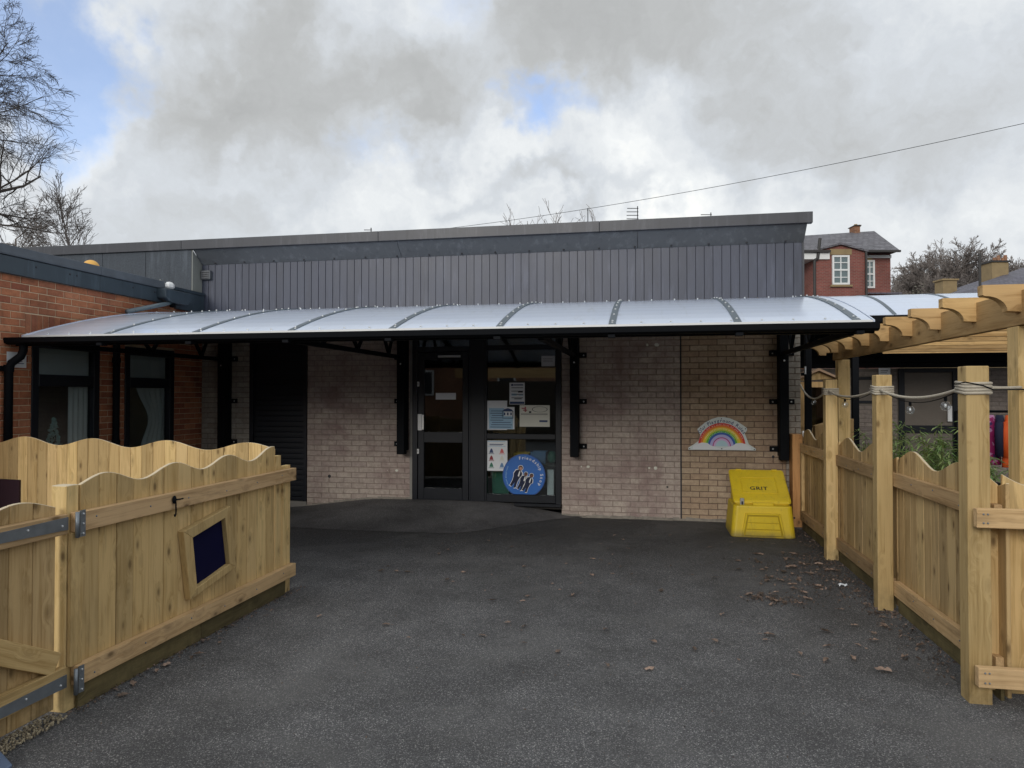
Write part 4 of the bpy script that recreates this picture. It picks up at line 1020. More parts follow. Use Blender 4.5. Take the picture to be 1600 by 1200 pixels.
# right hand side: three tall square posts, the panels between them
tall = ['nearest of the three tall posts of the right fence, rope coiled round it', 'middle tall post of the right fence with rope coil', 'farthest tall post of the right fence, nearest the yellow bin']
posts = []
for k, (x, y) in enumerate(((1.640, 4.15), (1.682, 5.78), (1.705, 7.42))):
    t = thing('fence_post', (x + .058, y, 0), tall[k], 'post', 'tall square posts of the right fence')
    bx('post', x, x + .110, y - .055, y + .055, -.02, 1.755, M['post'], t, 'z', .006)
    posts.append(t)
def wave(peaks, period, mean, amp):
    return lambda s: mean + amp * math.cos(2 * math.pi * (s - peaks) / period) + .008 * math.sin(s * 7.3)
flab = ['right fence panel of wavy topped boards between the nearest and middle tall posts', 'right fence panel of wavy topped boards between the middle and farthest tall posts', 'wavy topped gate panel at the wall end of the right fence']
for k, (y0, y1, pk) in enumerate(((4.18, 5.71, 5.48), (5.83, 7.36, 7.12), (7.48, 9.02, 8.80))):
    xp = 1.845
    t = thing('timber_fence', (xp, (y0 + y1) / 2, 0), flab[k], 'fence', 'panels of the right fence')
    boards(t, (xp, 0), H90, y0 - .05, y1 + .05 if k < 2 else y1, .025, wave(pk, .78, 1.155, .042), .02, M['board2'], .125)
    bx('rail', xp - .052, xp - .0115, y0 - .02, y1 + .02 if k < 2 else y1, .925, 1.025, M['rail'], t, 'y')
    bx('rail', xp - .052, xp - .0115, y0 - .02, y1 + .02 if k < 2 else y1, .115, .225, M['rail'], t, 'y')
    bx('gravel_board', xp - .03, xp - .0115, y0 - .02, y1, -.01, .112, M['plinth'], t, 'y')
    if k == 2:
        bx('stile', xp - .05, xp - .0125, y1 - .075, y1 - .002, .23, .92, M['board2'], t, 'z')
# return panel running off to the right in front
t = thing('timber_fence', (2.3, 4.15, 0), 'right hand return panel facing the yard beside the nearest tall post', 'fence')
boards(t, (0, 4.20), 0, 1.845, 3.6, .03, lambda s: 1.125 + (.09 * max(0, 1 - (s - 1.80) / .16) ** 1.3) + .03 * (1 - math.cos((s - 2.05) * 5)) * (s > 2.05), .02, M['board'], .19)
fboard(t, (0, 4.23), 0, 1.755, 1.84, .03, lambda s: 1.20 - (s - 1.755) * .9, .02, M['board2'])
bx('rail', 1.65, 3.6, 4.012, 4.056, .925, 1.022, M['rail'], t, 'x'); bx('rail', 1.65, 3.6, 4.012, 4.056, .115, .215, M['rail'], t, 'x')
bx('stile', 1.95, 2.02, 4.06, 4.185, .03, 1.0, M['board2'], t, 'z')
# post screwed to the wall
t = thing('gate_post', (1.79, 9.2, 0), 'short reddish timber post fixed to the wall between grit bin and gate', 'post')
bx('post', 1.735, 1.85, 9.15, 9.36, -.02, 1.125, wood('reddish_pine', (.50, .27, .12), (.38, .19, .08), grime=.5), t, 'z', .004)
MB().tube((1.865, 9.12, 1.10), (1.85, 9.13, 1.17), .014, n=8).build('bolt', M['white'], t)
for z in (.95, .30): MB().tube((1.862, 9.13, z), (1.862, 9.13, z + .1), .010, n=8).build('hinge', M['black'], t)

# left enclosure: face along x = -2.88, gate towards the camera, back fence
LX = -2.90
t = thing('timber_fence', (LX, 4.2, 0), 'left wavy topped fence panel carrying a tilted framed navy board', 'fence')
ltop = lambda s: 1.150 + .034 * math.cos(2 * math.pi * (s - 3.38) / .575) + (.02 * max(0, (s - 4.95) / .2))
boards(t, (LX, 0), H90, 3.205, 5.16, .03, ltop, .02, M['board'], .128)
bx('rail', LX + .0115, LX + .058, 3.14, 5.42, .905, 1.005, M['rail'], t, 'y'); bx('rail', LX + .0115, LX + .058, 3.15, 5.42, .125, .225, M['rail'], t, 'y')
bx('gravel_board', LX + .0115, LX + .03, 3.18, 4.2, -.02, .12, M['plinth'], t, 'y'); bx('gravel_board', LX + .0115, LX + .03, 4.203, 5.3, -.02, .12, M['plinth'], t, 'y')
bx('stile', LX + .0115, LX + .034, 3.125, 3.20, .226, .903, M['board'], t, 'z')
t = thing('fence_post', (LX, 3.12, 0), 'stout left fence post with rounded cap that carries the gate hinges', 'post')
fboard(t, (LX - .04, 0), H90, 3.12, 3.20, -.02, lambda s: 1.13 + .012 * math.cos((s - 3.16) * 12), .09, M['post'], 'post')
t = thing('fence_post', (LX + .01, 5.36, 0), 'corner post at the far right end of the left enclosure', 'post')
bx('post', LX + -.035, LX + .008, 5.18, 5.26, -.02, 1.12, M['post'], t, 'z'); bx('post', LX - .03, LX + .010, 5.30, 5.41, -.02, 1.03, M['post'], t, 'z')
# framed navy board, tilted out of square
t = thing('framed_board', (LX + .05, 4.27, .6), 'tilted timber frame with deep navy board fixed on the left fence', 'picture frame')
xf = LX + .0115
q_out = [(3.98, .75), (4.485, .835), (4.56, .395), (4.055, .305)]; q_in = [(4.072, .695), (4.425, .762), (4.483, .435), (4.122, .365)]
for i in range(4):
    j = (i + 1) % 4
    b = MB(); b.prism([q_out[i], q_out[j], q_in[j], q_in[i]], 'x', xf, xf + .045)
    b.build('frame_side', M['board'] if i % 2 else M['edge'] if False else M['post'], t, bevel=.003)
MB().prism([(a + (.02 if k in (1, 2) else -.02), z_) for k, (a, z_) in enumerate(q_in)], 'x', xf + .001, xf + .012).build('navy_board', M['chalkblue'], t)
# gate hook
t = thing('gate_hook', (LX + .07, 3.87, .9), 'black iron ring latch hook on the top rail of the left fence', 'latch')
MB().ball((LX + .066, 3.875, .965), .018, 10, 7, (.5, 1, 1.4)).build('plate', M['black'], t, smooth=True)
MB().path([(LX + .07, 3.875, .965), (LX + .085, 3.90, .965), (LX + .085, 3.93, .965)], .005, 8).build('bar', M['black'], t)
MB().path([(LX + .075, 3.875, .955), (LX + .078, 3.875, .90), (LX + .078, 3.872, .875), (LX + .085, 3.855, .868), (LX + .085, 3.85, .88)], .0045, 8).build('hook', M['black'], t)
# gate
gt = thing('gate', (LX - .02, 2.4, 0), 'left timber gate with wavy top, diagonal brace and galvanised strap hinges', 'gate')
GXp = LX - .03
boards(gt, (GXp, 0), H90, 1.75, 3.085, .03, lambda s: 1.055 + .035 * math.cos(2 * math.pi * (s - 2.87) / .66), .02, M['board2'], .13)
bx('rail', GXp + .0115, GXp + .052, 1.75, 3.115, .90, 1.0, M['rail'], gt, 'y'); bx('rail', GXp + .0115, GXp + .052, 1.75, 3.115, .13, .235, M['board'], gt, 'y')
beam('brace', (GXp + .031, 3.06, .265), (GXp + .031, 1.95, .86), .038, .11, M['board'], gt)
def strap(z0, tiltz):
    b = MB(); x0, x1 = GXp + .0525, GXp + .058
    b.prism([(3.11, z0 + .032), (3.11, z0 - .032), (2.2, z0 - .014 + tiltz), (2.2, z0 + .014 + tiltz)], 'x', x0, x1)
    s_ = b.build('strap', M['galv'], gt)
    MB().box(LX + .0585, LX + .064, 3.147, 3.182, z0 - .075, z0 + .06).build('hinge_plate', M['galv'], gt)
    MB().tube((LX + .062, 3.13, z0 - .075), (LX + .062, 3.13, z0 + .055), .010, n=10).build('hinge_pin', M['galv'], gt, smooth=True)
    for k in range(4): MB().ball((GXp + .060, 3.07 - k * .17 - (.03 if k else 0), z0 + (.008 if k % 2 else -.008)), .006, 7, 5).build('screw', M['zinc'], s_)
    for k in range(3): MB().ball((LX + .066, 3.165, z0 - .06 + k * .05), .006, 7, 5).build('screw', M['zinc'], s_)
strap(.955, 0); strap(.165, 0)
# back fence of the enclosure
ang = math.atan2(5.82 - 5.33, -6.2 + 2.95)
bf = thing('timber_fence', (-4.5, 5.55, 0), 'back fence of the left enclosure with wavy top, below the wing windows', 'fence')
boards(bf, (-2.95, 5.33), ang, .04, 3.35, .03, lambda s: 1.175 + .036 * math.cos(2 * math.pi * (s - .30) / .86), .02, M['board'], .125)
t = thing('wall_board', (-5.3, 5.5, .5), 'small dark maroon board on the inside of the back fence', 'board')
Mb = Matrix.Translation((-2.95, 5.33, 0)) @ Matrix.Rotation(ang, 4, 'Z')
MB().box(2.92, 3.34, .012, .03, .45, .80, Mb).build('panel', M['maroon'], t)
# pale blue thing corner at the very front left
t = thing('plastic_edging', (-2.75, 2.55, 0), 'corner of a pale blue plastic mat at the bottom left', 'mat')
MB().prism([(-3.2, 2.2), (-2.60, 2.2), (-2.665, 2.60), (-2.84, 2.70), (-3.2, 2.86)], 'z', .012, .03).build('slab', plain('pale_blue_plastic', (.12, .17, .27), .5), t, bevel=.005)

def screws(parent, pts):
    b = MB()
    for p in pts: b.ball(p, .0055, 6, 4)
    tag(b.build('screw_heads', M['galv'], parent), kind='stuff')
for o_ in [o for o in C.objects if o.name.split('.')[0] == 'timber_fence']:
    lb = o_.get('label', '')
    if lb.startswith('left wavy'): screws(o_, [(LX + .0585, 3.27 + k * .1285 + random.uniform(-.02, .02), z + random.uniform(-.02, .02)) for k in range(0, 16, 3) for z in (.955, .175)])
    if 'panel of wavy' in lb or 'gate panel' in lb:
        cy = o_.location.y; screws(o_, [(1.7925, cy - .72 + k * .125 + random.uniform(-.02, .02), z + random.uniform(-.02, .02)) for k in range(0, 12, 3) for z in (.975, .17)])
    if lb.startswith('right hand return'): screws(o_, [(x, 4.011, z) for x in (1.68, 1.70, 1.95, 2.0, 2.3) for z in (.95, .995, .14, .19)])
# ------------------------------------------------------------------ pergola
pg = thing('pergola', (2.1, 6.5, 0), 'timber pergola with scalloped rafter ends at the right behind the fence', 'pergola')
bx('beam', 2.05, 2.10, 3.4, 8.52, 1.995, 2.19, M['pergola'], pg, 'y', .004)
bx('beam', 4.30, 4.35, 3.4, 8.52, 1.995, 2.19, M['pergola'], pg, 'y', .004)
bx('post', 2.052, 2.185, 4.455, 4.585, 0, 1.993, M['post'], pg, 'z', .005); bx('post', 2.052, 2.175, 8.30, 8.42, 0, 1.993, M['post'], pg, 'z', .005)
bx('post', 4.25, 4.37, 8.30, 8.42, 0, 1.993, M['post'], pg, 'z', .005); bx('post', 4.25, 4.37, 4.58, 4.70, 0, 1.993, M['post'], pg, 'z', .005)
prof = [(0, 2.222), (-.0, 2.165)]
for k in range(9):
    a = R(180 + 0 - 90 * k / 8)
    prof.append((.012 + .115 - .115 * math.cos(R(90 * k / 8)) , 2.16 - .088 * math.sin(R(90 * k / 8)) ** 1.0 * 1.0))
prof = [(0, 2.222), (0, 2.166)] + [(.01 + .115 * math.sin(R(90 * k / 8)), 2.072 + .088 * math.cos(R(90 * k / 8))) for k in range(9)] + [(.20, 2.068), (.202, 2.100), (2.6, 2.100), (2.6, 2.222)]
# rafter built along local z so the grain runs with it
rv = [Vector((0, -(p[1] - 2.15), p[0])) for p in prof]
b = MB(); n_ = len(rv)
b.v = [Vector((-.032, v.y, v.z)) for v in rv] + [Vector((.032, v.y, v.z)) for v in rv]
b._f(tuple(range(n_))); b._f(tuple(n_ + i for i in reversed(range(n_))))
for i in range(n_):
    j = (i + 1) % n_; b._f((i, n_ + i, n_ + j, j))
rme = b.mesh('rafter', M['pergola'])
import bmesh
bm = bmesh.new(); bm.from_mesh(rme); bmesh.ops.triangulate(bm, faces=[f for f in bm.faces if len(f.verts) > 4]); bmesh.ops.recalc_face_normals(bm, faces=bm.faces); bm.to_mesh(rme); bm.free()
RM = Matrix(((0, 0, 1, 0), (1, 0, 0, 0), (0, -1, 0, 0), (0, 0, 0, 1)))   # local z -> world x, local y -> -z
for k in range(10):
    y = 3.86 + k * .553
    place('rafter', rme, Matrix.Translation((1.855, y + .03, 2.15)) @ RM, pg)

# ------------------------------------------------------------------ rope and festoon bulbs
rp = thing('rope', (1.75, 5.8, 1.6), 'cream rope looped between the tall posts of the right fence', 'rope')
P3 = [Vector((1.695, 4.15, 1.64)), Vector((1.737, 5.78, 1.64)), Vector((1.760, 7.42, 1.64))]
for c in P3:
    for k in range(4):
        h = .060; z = 1.612 + k * .0165
        pts = [(c.x - h, c.y - h, z), (c.x + h, c.y - h, z + .002), (c.x + h, c.y + h, z + .006), (c.x - h, c.y + h, z + .010)]
        MB().path(pts, .0085, 8, closed=True).build('coil', M['rope'], rp, smooth=True)
def sag(a, b_, d_, n=16): return [a.lerp(b_, i / n) - Vector((0, 0, d_ * 4 * (i / n) * (1 - i / n))) for i in range(n + 1)]
for a, b_, d_ in ((P3[0] + Vector((-.03, .066, 0)), P3[1] + Vector((-.03, -.066, 0)), .055), (P3[1] + Vector((-.03, .066, 0)), P3[2] + Vector((-.03, -.066, 0)), .05), (P3[2] + Vector((-.03, .066, 0)), Vector((1.87, 9.36, 1.74)), .12), (P3[0] + Vector((.06, -.05, -.0)), Vector((2.14, 4.55, 1.65)), .004)):
    MB().path(sag(a, b_, d_), .0095, 8).build('span', M['rope'], rp, smooth=True)
fl = thing('string_light', (1.75, 5.8, 1.6), 'thin dark festoon cable with clear round bulbs following the rope', 'string light')
runs = [(P3[0] + Vector((-.02, .07, .0)), P3[1] + Vector((-.02, -.07, 0)), .085), (P3[1] + Vector((-.02, .07, 0)), P3[2] + Vector((-.02, -.07, 0)), .075), (P3[2] + Vector((-.02, .07, 0)), Vector((1.88, 9.34, 1.72)), .10)]
spots = []
for a, b_, d_ in runs:
    pts = sag(a, b_, d_); MB().path(pts, .0028, 6).build('cable', M['black'], fl)
MB().path([P3[0] + Vector((-.062, .06, .02)), P3[0] + Vector((-.064, -.064, .03)), P3[0] + Vector((.02, -.066, .012)), P3[0] + Vector((.066, -.066, -.01)), Vector((2.13, 4.5, 1.635))], .004, 6).build('cable', M['black'], fl)
def on(run, f): 
    a, b_, d_ = runs[run]; return a.lerp(b_, f) - Vector((0, 0, d_ * 4 * f * (1 - f)))
M['bulb'] = glassy('bulb_glass', (.92, .94, .95))
for run, f in ((0, .17), (0, .58), (1, .62), (2, .45)):
    c = on(run, f); sk = MB().tube(c, c - Vector((0, 0, .025)), .009, n=8).build('socket', M['black'], fl)
    MB().ball(c - Vector((0, 0, .052)), .028, 14, 10).build('bulb', M['bulb'], sk, smooth=True)
    MB().ball(c - Vector((0, 0, .050)), .007, 6, 5, (1, 1, 1.8)).build('filament', M['white'], sk)
c = Vector((2.135, 4.52, 1.645)); sk = MB().tube(c - Vector((0, .0, .012)), c + Vector((0, 0, .012)), .018, n=8).build('socket', M['black'], fl); MB().ball(c + Vector((0, -.01, .035)), .026, 14, 10).build('bulb', M['white'], sk, smooth=True)

# ------------------------------------------------------------------ second block beyond the fence
B2Y = 13.5
b2 = thing('rear_building', (6, B2Y + .5, 0), 'low brick block with black cladding and glazed door behind the pergola', 'building')
MB().box(2.2, 12, B2Y - .003, B2Y + .25, 0, 2.08).build('wall', M['mortar_pale'], b2)
MB().box(2.2, 12, B2Y + .012, B2Y + .25, 2.11, 3.1).build('upper_wall', M['black'], b2)
MB().box(2.2, 12, B2Y + .25, 20, 3.0, 3.1).build('roof', M['felt'], b2)
MB().box(2.2, 2.4, B2Y + .25, 20, 0, 3.0).build('side_wall', M['mortar_pale'], b2)
holes = [(4.30, 5.32, 0, 2.12), (3.6, 4.08, 1.44, 1.95), (2.75, 3.15, 1.2, 2.0)]
br2 = brick('grey_mauve_brick', [(.20, .17, .155), (.25, .215, .19), (.22, .185, .165)])
put_bricks(b2, lay(2.2, 9, .0, 2.08, holes), Matrix.Translation((0, B2Y + .006, 0)), br2, lambda b: b[0], limit=0)
for k in range(6): MB().box(2.2, 12, B2Y - .02, B2Y + .011, 2.085 + k * .10, 2.18 + k * .10).build('cladding_board', M['black'], b2, bevel=.004)
f = MB(); f.box(4.32, 4.42, B2Y - .03, B2Y + .04, 0, 2.08).box(5.18, 5.30, B2Y - .03, B2Y + .04, 0, 2.08).box(4.4201, 5.1799, B2Y - .03, B2Y + .04, 2.0, 2.08).box(4.4201, 5.1799, B2Y - .03, B2Y + .04, .95, 1.08).box(4.4201, 5.1799, B2Y - .03, B2Y + .04, 0, .2)
dr = f.build('door', M['frame'], b2, bevel=.004); MB().box(4.42, 5.18, B2Y, B2Y + .006, .2, 2.0).build('pane', M['glass_far'], dr); MB().box(5.09, 5.16, B2Y - .06, B2Y - .031, 1.15, 1.42).build('handle', M['white'], dr, bevel=.005)
MB().box(4.33, 5.29, B2Y + .012 - .001, B2Y + .0115, 0, .1)
for (x0, x1, z0, z1) in ((3.62, 4.06, 1.46, 1.93), (2.77, 3.13, 1.22, 1.98)):
    f = MB(); f.box(x0, x0 + .05, B2Y - .02, B2Y + .03, z0, z1).box(x1 - .05, x1, B2Y - .02, B2Y + .03, z0, z1).box(x0 + .0501, x1 - .0501, B2Y - .02, B2Y + .03, z1 - .05, z1).box(x0 + .0501, x1 - .0501, B2Y - .02, B2Y + .03, z0, z0 + .05)
    wi = f.build('window', M['frame'], b2, bevel=.003); MB().box(x0 + .04, x1 - .04, B2Y + .0, B2Y + .005, z0 + .04, z1 - .04).build('pane', M['glass_far'], wi); MB().box(x0 + .04, x1 - .04, B2Y + .0055, B2Y + .0065, z0 + .04, z1 - .04).build('blind', M['black'], wi)  # black sheet paints the dark room behind the pane; no real blind
MB().box(4.42, 5.18, B2Y + .0075, B2Y + .0095, .2, 2.0).build('dark_room_sheet', M['black'], dr)  # black sheet standing in for the unlit room behind the door glass
t = thing('notice', (4.09, B2Y - .03, 1.94), 'small pale grey notice left of the far glazed door', 'notice')
MB().box(4.0, 4.19, B2Y - .026, B2Y - .021, 1.94, 2.083).build('sheet', M['paper'], t); MB().box(4.03, 4.15, B2Y - .0275, B2Y - .0265, 2.03, 2.04).box(4.03, 4.13, B2Y - .0275, B2Y - .0265, 2.0, 2.006).build('print', M['ink'], t)
# canopy of the second block
def cz2(s): return 2.78 + .48 * s - .105 * s * s
c2 = thing('rear_canopy', (6, 12.5, 0), 'second curved opal canopy behind the pergola beams', 'canopy')
xs2 = [2.15, 2.55, 3.58, 4.6, 5.62, 6.64, 7.66, 8.7]
for a, b_ in zip(xs2[:-1], xs2[1:]): canopy_panel(a + .004, b_ - .004, 12, c2, 11.3, cz2, 2.2)
for x in xs2[1:-1]: arc_bar(x, .055, .0125, .02, 11.3, cz2, 2.2, M['alu'], c2, 'glazing_bar')
MB().box(2.1, 8.7, 11.2, 11.3, 2.68, 2.775).build('gutter', M['black'], c2, bevel=.004)
MB().box(2.0, 8.7, 11.31, 11.37, 2.66, 2.77).build('front_beam', M['black'], c2)
for x in (3.0, 6.2): bx('post', x, x + .09, 11.32, 11.41, 0, 2.655, M['black'], c2, 'z')
tf = thing('timber_fascia', (4.9, 11.45, 2.2), 'horizontal pale planks hung below the rear canopy edge', 'fascia')
for k in range(4): bx('plank', 3.45, 7.2, 11.42 + .006 * (k % 2), 11.445 + .006 * (k % 2), 2.225 + k * .108, 2.327 + k * .108, M['pergola'], tf, 'x')
bp = thing('steel_post', (2.08, 9.9, 0), 'black square steel post in the gap beside the wall end', 'post')
MB().box(2.035, 2.115, 9.86, 9.94, 0, 2.5).build('post', M['black'], bp, bevel=.005); MB().box(1.99, 2.035, 9.88, 9.92, 1.86, 1.90).build('bracket', M['black'], bp); MB().tube((2.03, 9.84, 1.88), (2.03, 9.84, 1.98), .012, n=8).build('bolt', M['zinc'], bp)
# playhouse
ph = thing('playhouse', (2.75, 11.3, 0), 'small timber playhouse with brown pitched roof behind the farthest tall post', 'playhouse')
for k in range(9): MB().box(2.2, 2.62, 11.0, 11.02, .05 + k * .12, .165 + k * .12).build('plank', M['pergola'], ph, bevel=.003)
MB().box(2.2, 2.26, 10.99, 11.06, 1.13, 1.8).box(2.56, 2.62, 10.99, 11.06, 1.13, 1.8).box(2.2601, 2.5599, 10.99, 11.05, 1.72, 1.8).build('frame', M['pergola'], ph)
MB().box(2.26, 2.56, 11.03, 11.035, 1.13, 1.72).build('pane', M['glass_dark'], ph)
MB().box(2.21, 2.61, 11.7, 11.75, 0, 1.8).box(2.21, 2.25, 11.07, 11.7, 0, 1.8).box(2.57, 2.61, 11.07, 11.7, 0, 1.8).build('wall', M['pergola'], ph)
MB().prism([(2.08, 1.80), (2.44, 1.96), (2.70, 1.84), (2.70, 1.87), (2.44, 1.995), (2.08, 1.83)], 'y', 10.9, 11.85).build('roof', plain('brown_roof', (.30, .20, .13), .8), ph)
MB().prism([(2.12, 1.81), (2.44, 1.955), (2.67, 1.845)], 'y', 10.99, 11.01).build('gable', M['board2'], ph)
ch = thing('toy_chest', (2.55, 10.6, 0), 'round backed timber bench end seen through the fence gap', 'bench')
pts = [(2.28, .0), (2.28, 1.18)] + [(2.28 + .5 * (k + 1) / 8, 1.18 + .10 * math.sin(math.pi * .5 * (k + 1) / 8)) for k in range(8)] + [(2.78, 0)]
MB().prism(pts, 'y', 10.45, 10.6).build('back', M['pergola'], ch, bevel=.006); MB().box(2.28, 2.78, 10.62, 10.9, .4, .46).build('seat', M['pergola'], ch)
# coats on a rack
ck = thing('coat_rack', (3.9, 8.9, 0), 'black metal coat rack standing behind the pergola post', 'coat rack')
MB().tube((3.45, 8.9, 1.42), (4.5, 8.9, 1.42), .014, n=8).tube((3.45, 8.9, 0), (3.45, 8.9, 1.42), .016, n=8).tube((4.5, 8.9, 0), (4.5, 8.9, 1.42), .016, n=8).build('frame', M['black'], ck)
MB().box(3.45, 4.5, 8.75, 9.05, .28, .31).build('shelf', M['black'], ck); MB().box(3.5, 3.9, 8.77, 9.03, .31, .62).build('basket', M['black'], ck, bevel=.01)
def coat(x, m, label, w_=.17, h=.56, rz=.5):
    t = thing('coat', (x, 8.9, 1.36), label, 'coat', 'children coats on the rack')
    rnd = random.Random(int(x * 100)); b = MB(); rings = []
    for k in range(12):
        f_ = k / 11; ww = (.045 + (w_ - .045) * min(1, f_ * 4)) * (1 + .10 * f_); dd = .035 + .03 * min(1, f_ * 3)
        ring = []
        for j in range(20):
            a = 2 * math.pi * j / 20; wob = 1 + .14 * math.sin(3 * a + x * 9 + f_ * 1.5) * f_
            lx_, ly_ = ww * math.cos(a) * wob, dd * math.sin(a) * wob
            ring.append((x + lx_ * math.cos(rz) - ly_ * math.sin(rz), 8.9 + lx_ * math.sin(rz) + ly_ * math.cos(rz), 1.38 - h * f_))
        rings.append(ring)
    loft(b, rings); b.build('coat_body', m, t, smooth=True)
    for s in (-1, 1):
        dx, dy = math.cos(rz) * s, math.sin(rz) * s
        MB().path([(x + dx * (w_ - .05), 8.9 + dy * (w_ - .05), 1.29), (x + dx * w_ * 1.1, 8.9 + dy * w_ * 1.1 - .01, 1.15), (x + dx * w_ * 1.15, 8.88 + dy * w_ * 1.15, .92)], [.045, .045, .035], 10).build('sleeve', m, t, smooth=True)
coat(3.80, M['pink'], 'magenta patterned child coat hanging at the left of the rack', .12); coat(3.90, M['navyfab'], 'navy child coat hanging between the pink and orange coats', .10, .45, 1.1); coat(4.00, M['orangefab'], 'bright orange child coat hanging behind the pergola post', .13, .58, .9); coat(4.28, M['pink'], 'second magenta coat hidden mostly behind the pergola post', .15)

# ------------------------------------------------------------------ bamboo behind the right fence
def bamboo(cx, cy, n, h, r, label, seed):
    rnd = random.Random(seed); t = thing('bamboo_plant', (cx, cy, 0), label, 'plant', 'bamboo plants behind the right fence')
    st = MB(); lf = MB()
    tag(MB().path([(cx, cy, 0), (cx, cy, .36)], [.17, .21], 14).build('planter', M['galv'], t, smooth=False))
    for i in range(n):
        a = rnd.uniform(0, 6.28); rr = r * rnd.random() ** .5; top = h * rnd.uniform(.72, 1.05)
        base = Vector((cx + .12 * math.cos(a), cy + .12 * math.sin(a), .3)); tip = Vector((cx + rr * math.cos(a), cy + rr * math.sin(a), top)); pts = []
        for k in range(6):
            f_ = k / 5; p = base.lerp(tip, f_); p.z += .10 * math.sin(f_ * math.pi) * h - (.06 if k == 5 else 0); pts.append(p)
        st.path(pts, [.006, .006, .005, .004, .003, .002], 5)
        for q in range(34):
            f_ = rnd.uniform(.35, 1); k = min(4, int(f_ * 5)); p = pts[k].lerp(pts[k + 1], f_ * 5 - k) + Vector((rnd.gauss(0, .035), rnd.gauss(0, .035), rnd.gauss(0, .02)))
            da = rnd.uniform(0, 6.28); dl = Vector((math.cos(da), math.sin(da), rnd.uniform(-.7, .25))).normalized(); L = rnd.uniform(.06, .13); sd = dl.cross(Vector((0, 0, 1))).normalized() * rnd.uniform(.006, .011)
            b0 = len(lf.v); dr_ = Vector((0, 0, -L * .18))
            lf.v += [p, p + dl * L * .4 + sd, p + dl * L * .4 - sd, p + dl * L + dr_]; lf._f((b0, b0 + 1, b0 + 3)); lf._f((b0, b0 + 3, b0 + 2))
    st.build('cane', M['cane'], t); tag(lf.build('foliage', M['bamboo'], t), kind='stuff')
bamboo(2.50, 6.75, 30, 1.36, .42, 'lush green bamboo clump above the middle fence panel', 3)
bamboo(2.35, 8.0, 14, 1.36, .36, 'sparser bamboo clump beside the far pergola post', 4)
bamboo(2.9, 7.1, 14, 1.16, .45, 'low spreading bamboo clump behind the lush one', 9)

# ------------------------------------------------------------------ far houses
def frame_at(px, t): return Matrix.Translation(at(px, t)) @ Matrix.Rotation(YAW, 4, 'Z')
def hb(b, Mh, *a): return b.box(*a, M=Mh)
HD = 36.0; sc_ = HD / FOC
hs = thing('red_brick_house', tuple(at(1330, HD)), 'two storey red brick house with slate roof behind the block, at the right', 'house', rz=YAW)
Mh = frame_at(1330, HD)
def X_(px, y=0.0): return ((px - 800) * (HD + y) - 530 * HD) / FOC
def Z_(py, dz=0): return (618 - py) * sc_ * (1 + dz / HD) + 1.6
def part(bld_, name, m, parent, bevel=0):
    o = bpy.data.objects.new(name, None)
    # object coordinates are wanted in the house frame
    me = bld_.mesh(name, m); bm = bmesh.new(); bm.from_mesh(me); bmesh.ops.recalc_face_normals(bm, faces=bm.faces); bm.to_mesh(me); bm.free()
    return place(name, me, Mh.copy(), parent)
bpy_ob = part(MB().box(X_(1235), X_(1403), .6, 8, 0, Z_(391)), 'wall', M['farbrick'], hs)
q_ = -1.2
bay = part(MB().prism([(X_(1275, q_), 0), (X_(1275, q_), Z_(392, q_)), (X_(1315, q_), Z_(382, q_)), (X_(1355, q_), Z_(392, q_)), (X_(1355, q_), 0)], 'y', -1.2, .6), 'bay_wall', M['farbrick'], hs)
part(MB().box(X_(1236), X_(1272), .2, .6, 0, Z_(408)), 'side_wall', M['farbrick2'], hs)
part(MB().box(X_(1236), X_(1280), -1.3, .2, Z_(412), Z_(402)), 'white_fascia', M['white_gloss'], hs)
part(MB().box(X_(1236), X_(1280), -1.45, -1.31, Z_(402), Z_(399)), 'gutter', M['darkpipe'], hs)
# roof : ridge back at y=3.6, hipped at the right
ez = Z_(391); rz_ = Z_(361, 3.6)
ez = Z_(391, -.1)
b = MB(); b.v = [Vector(p) for p in ((X_(1200, -.1), -.1, ez), (X_(1409, -.1), -.1, ez), (X_(1409, -.1), 8.2, ez), (X_(1200, -.1), 8.2, ez), (X_(1200, 3.9), 3.9, Z_(371, 3.9)), (X_(1368, 3.9), 3.9, Z_(360, 3.9)))]
for f_ in ((0, 1, 5, 4), (1, 2, 5), (2, 3, 4, 5), (0, 4, 3), (0, 3, 2, 1)): b._f(f_)
rf = part(b, 'roof', M['slate'], hs)
b = MB(); b.v = [Vector(p) for p in ((X_(1270, -1.35), -1.35, Z_(393, -1.35)), (X_(1316, -1.35), -1.35, Z_(381, -1.35)), (X_(1359, -1.35), -1.35, Z_(393, -1.35)), (X_(1270, -1.35), .5, Z_(392, -1.35)), (X_(1316, -1.35), 1.2, Z_(381, -1.35)), (X_(1359, -1.35), .5, Z_(392, -1.35)))]
for f_ in ((0, 1, 4, 3), (1, 2, 5, 4)): b._f(f_)
bv = [v + Vector((0, 0, .09)) for v in b.v]; b.v += bv
for f_ in ((6, 7, 10, 9), (7, 8, 11, 10), (0, 1, 7, 6), (1, 2, 8, 7)): b._f(f_)
part(b, 'bay_roof', M['slate'], hs)
part(MB().box(X_(1358, -.2), X_(1410, -.2), -.2, -.1, ez - .08, ez + .02), 'gutter', M['darkpipe'], hs)
part(MB().box(X_(1356), X_(1403), .5, .6, ez - .25, ez - .1), 'eaves_board', M['white_gloss'], hs)
ci = part(MB().box(X_(1337, 3.6), X_(1346, 3.6), 3.6, 4.2, rz_ - .6, Z_(352, 3.6)), 'chimney', M['farbrick2'], hs)
part(MB().box(X_(1336, 3.6), X_(1347, 3.6), 3.5, 4.3, Z_(352, 3.6), Z_(351, 3.6)), 'chimney_cap', M['darkpipe'], ci)
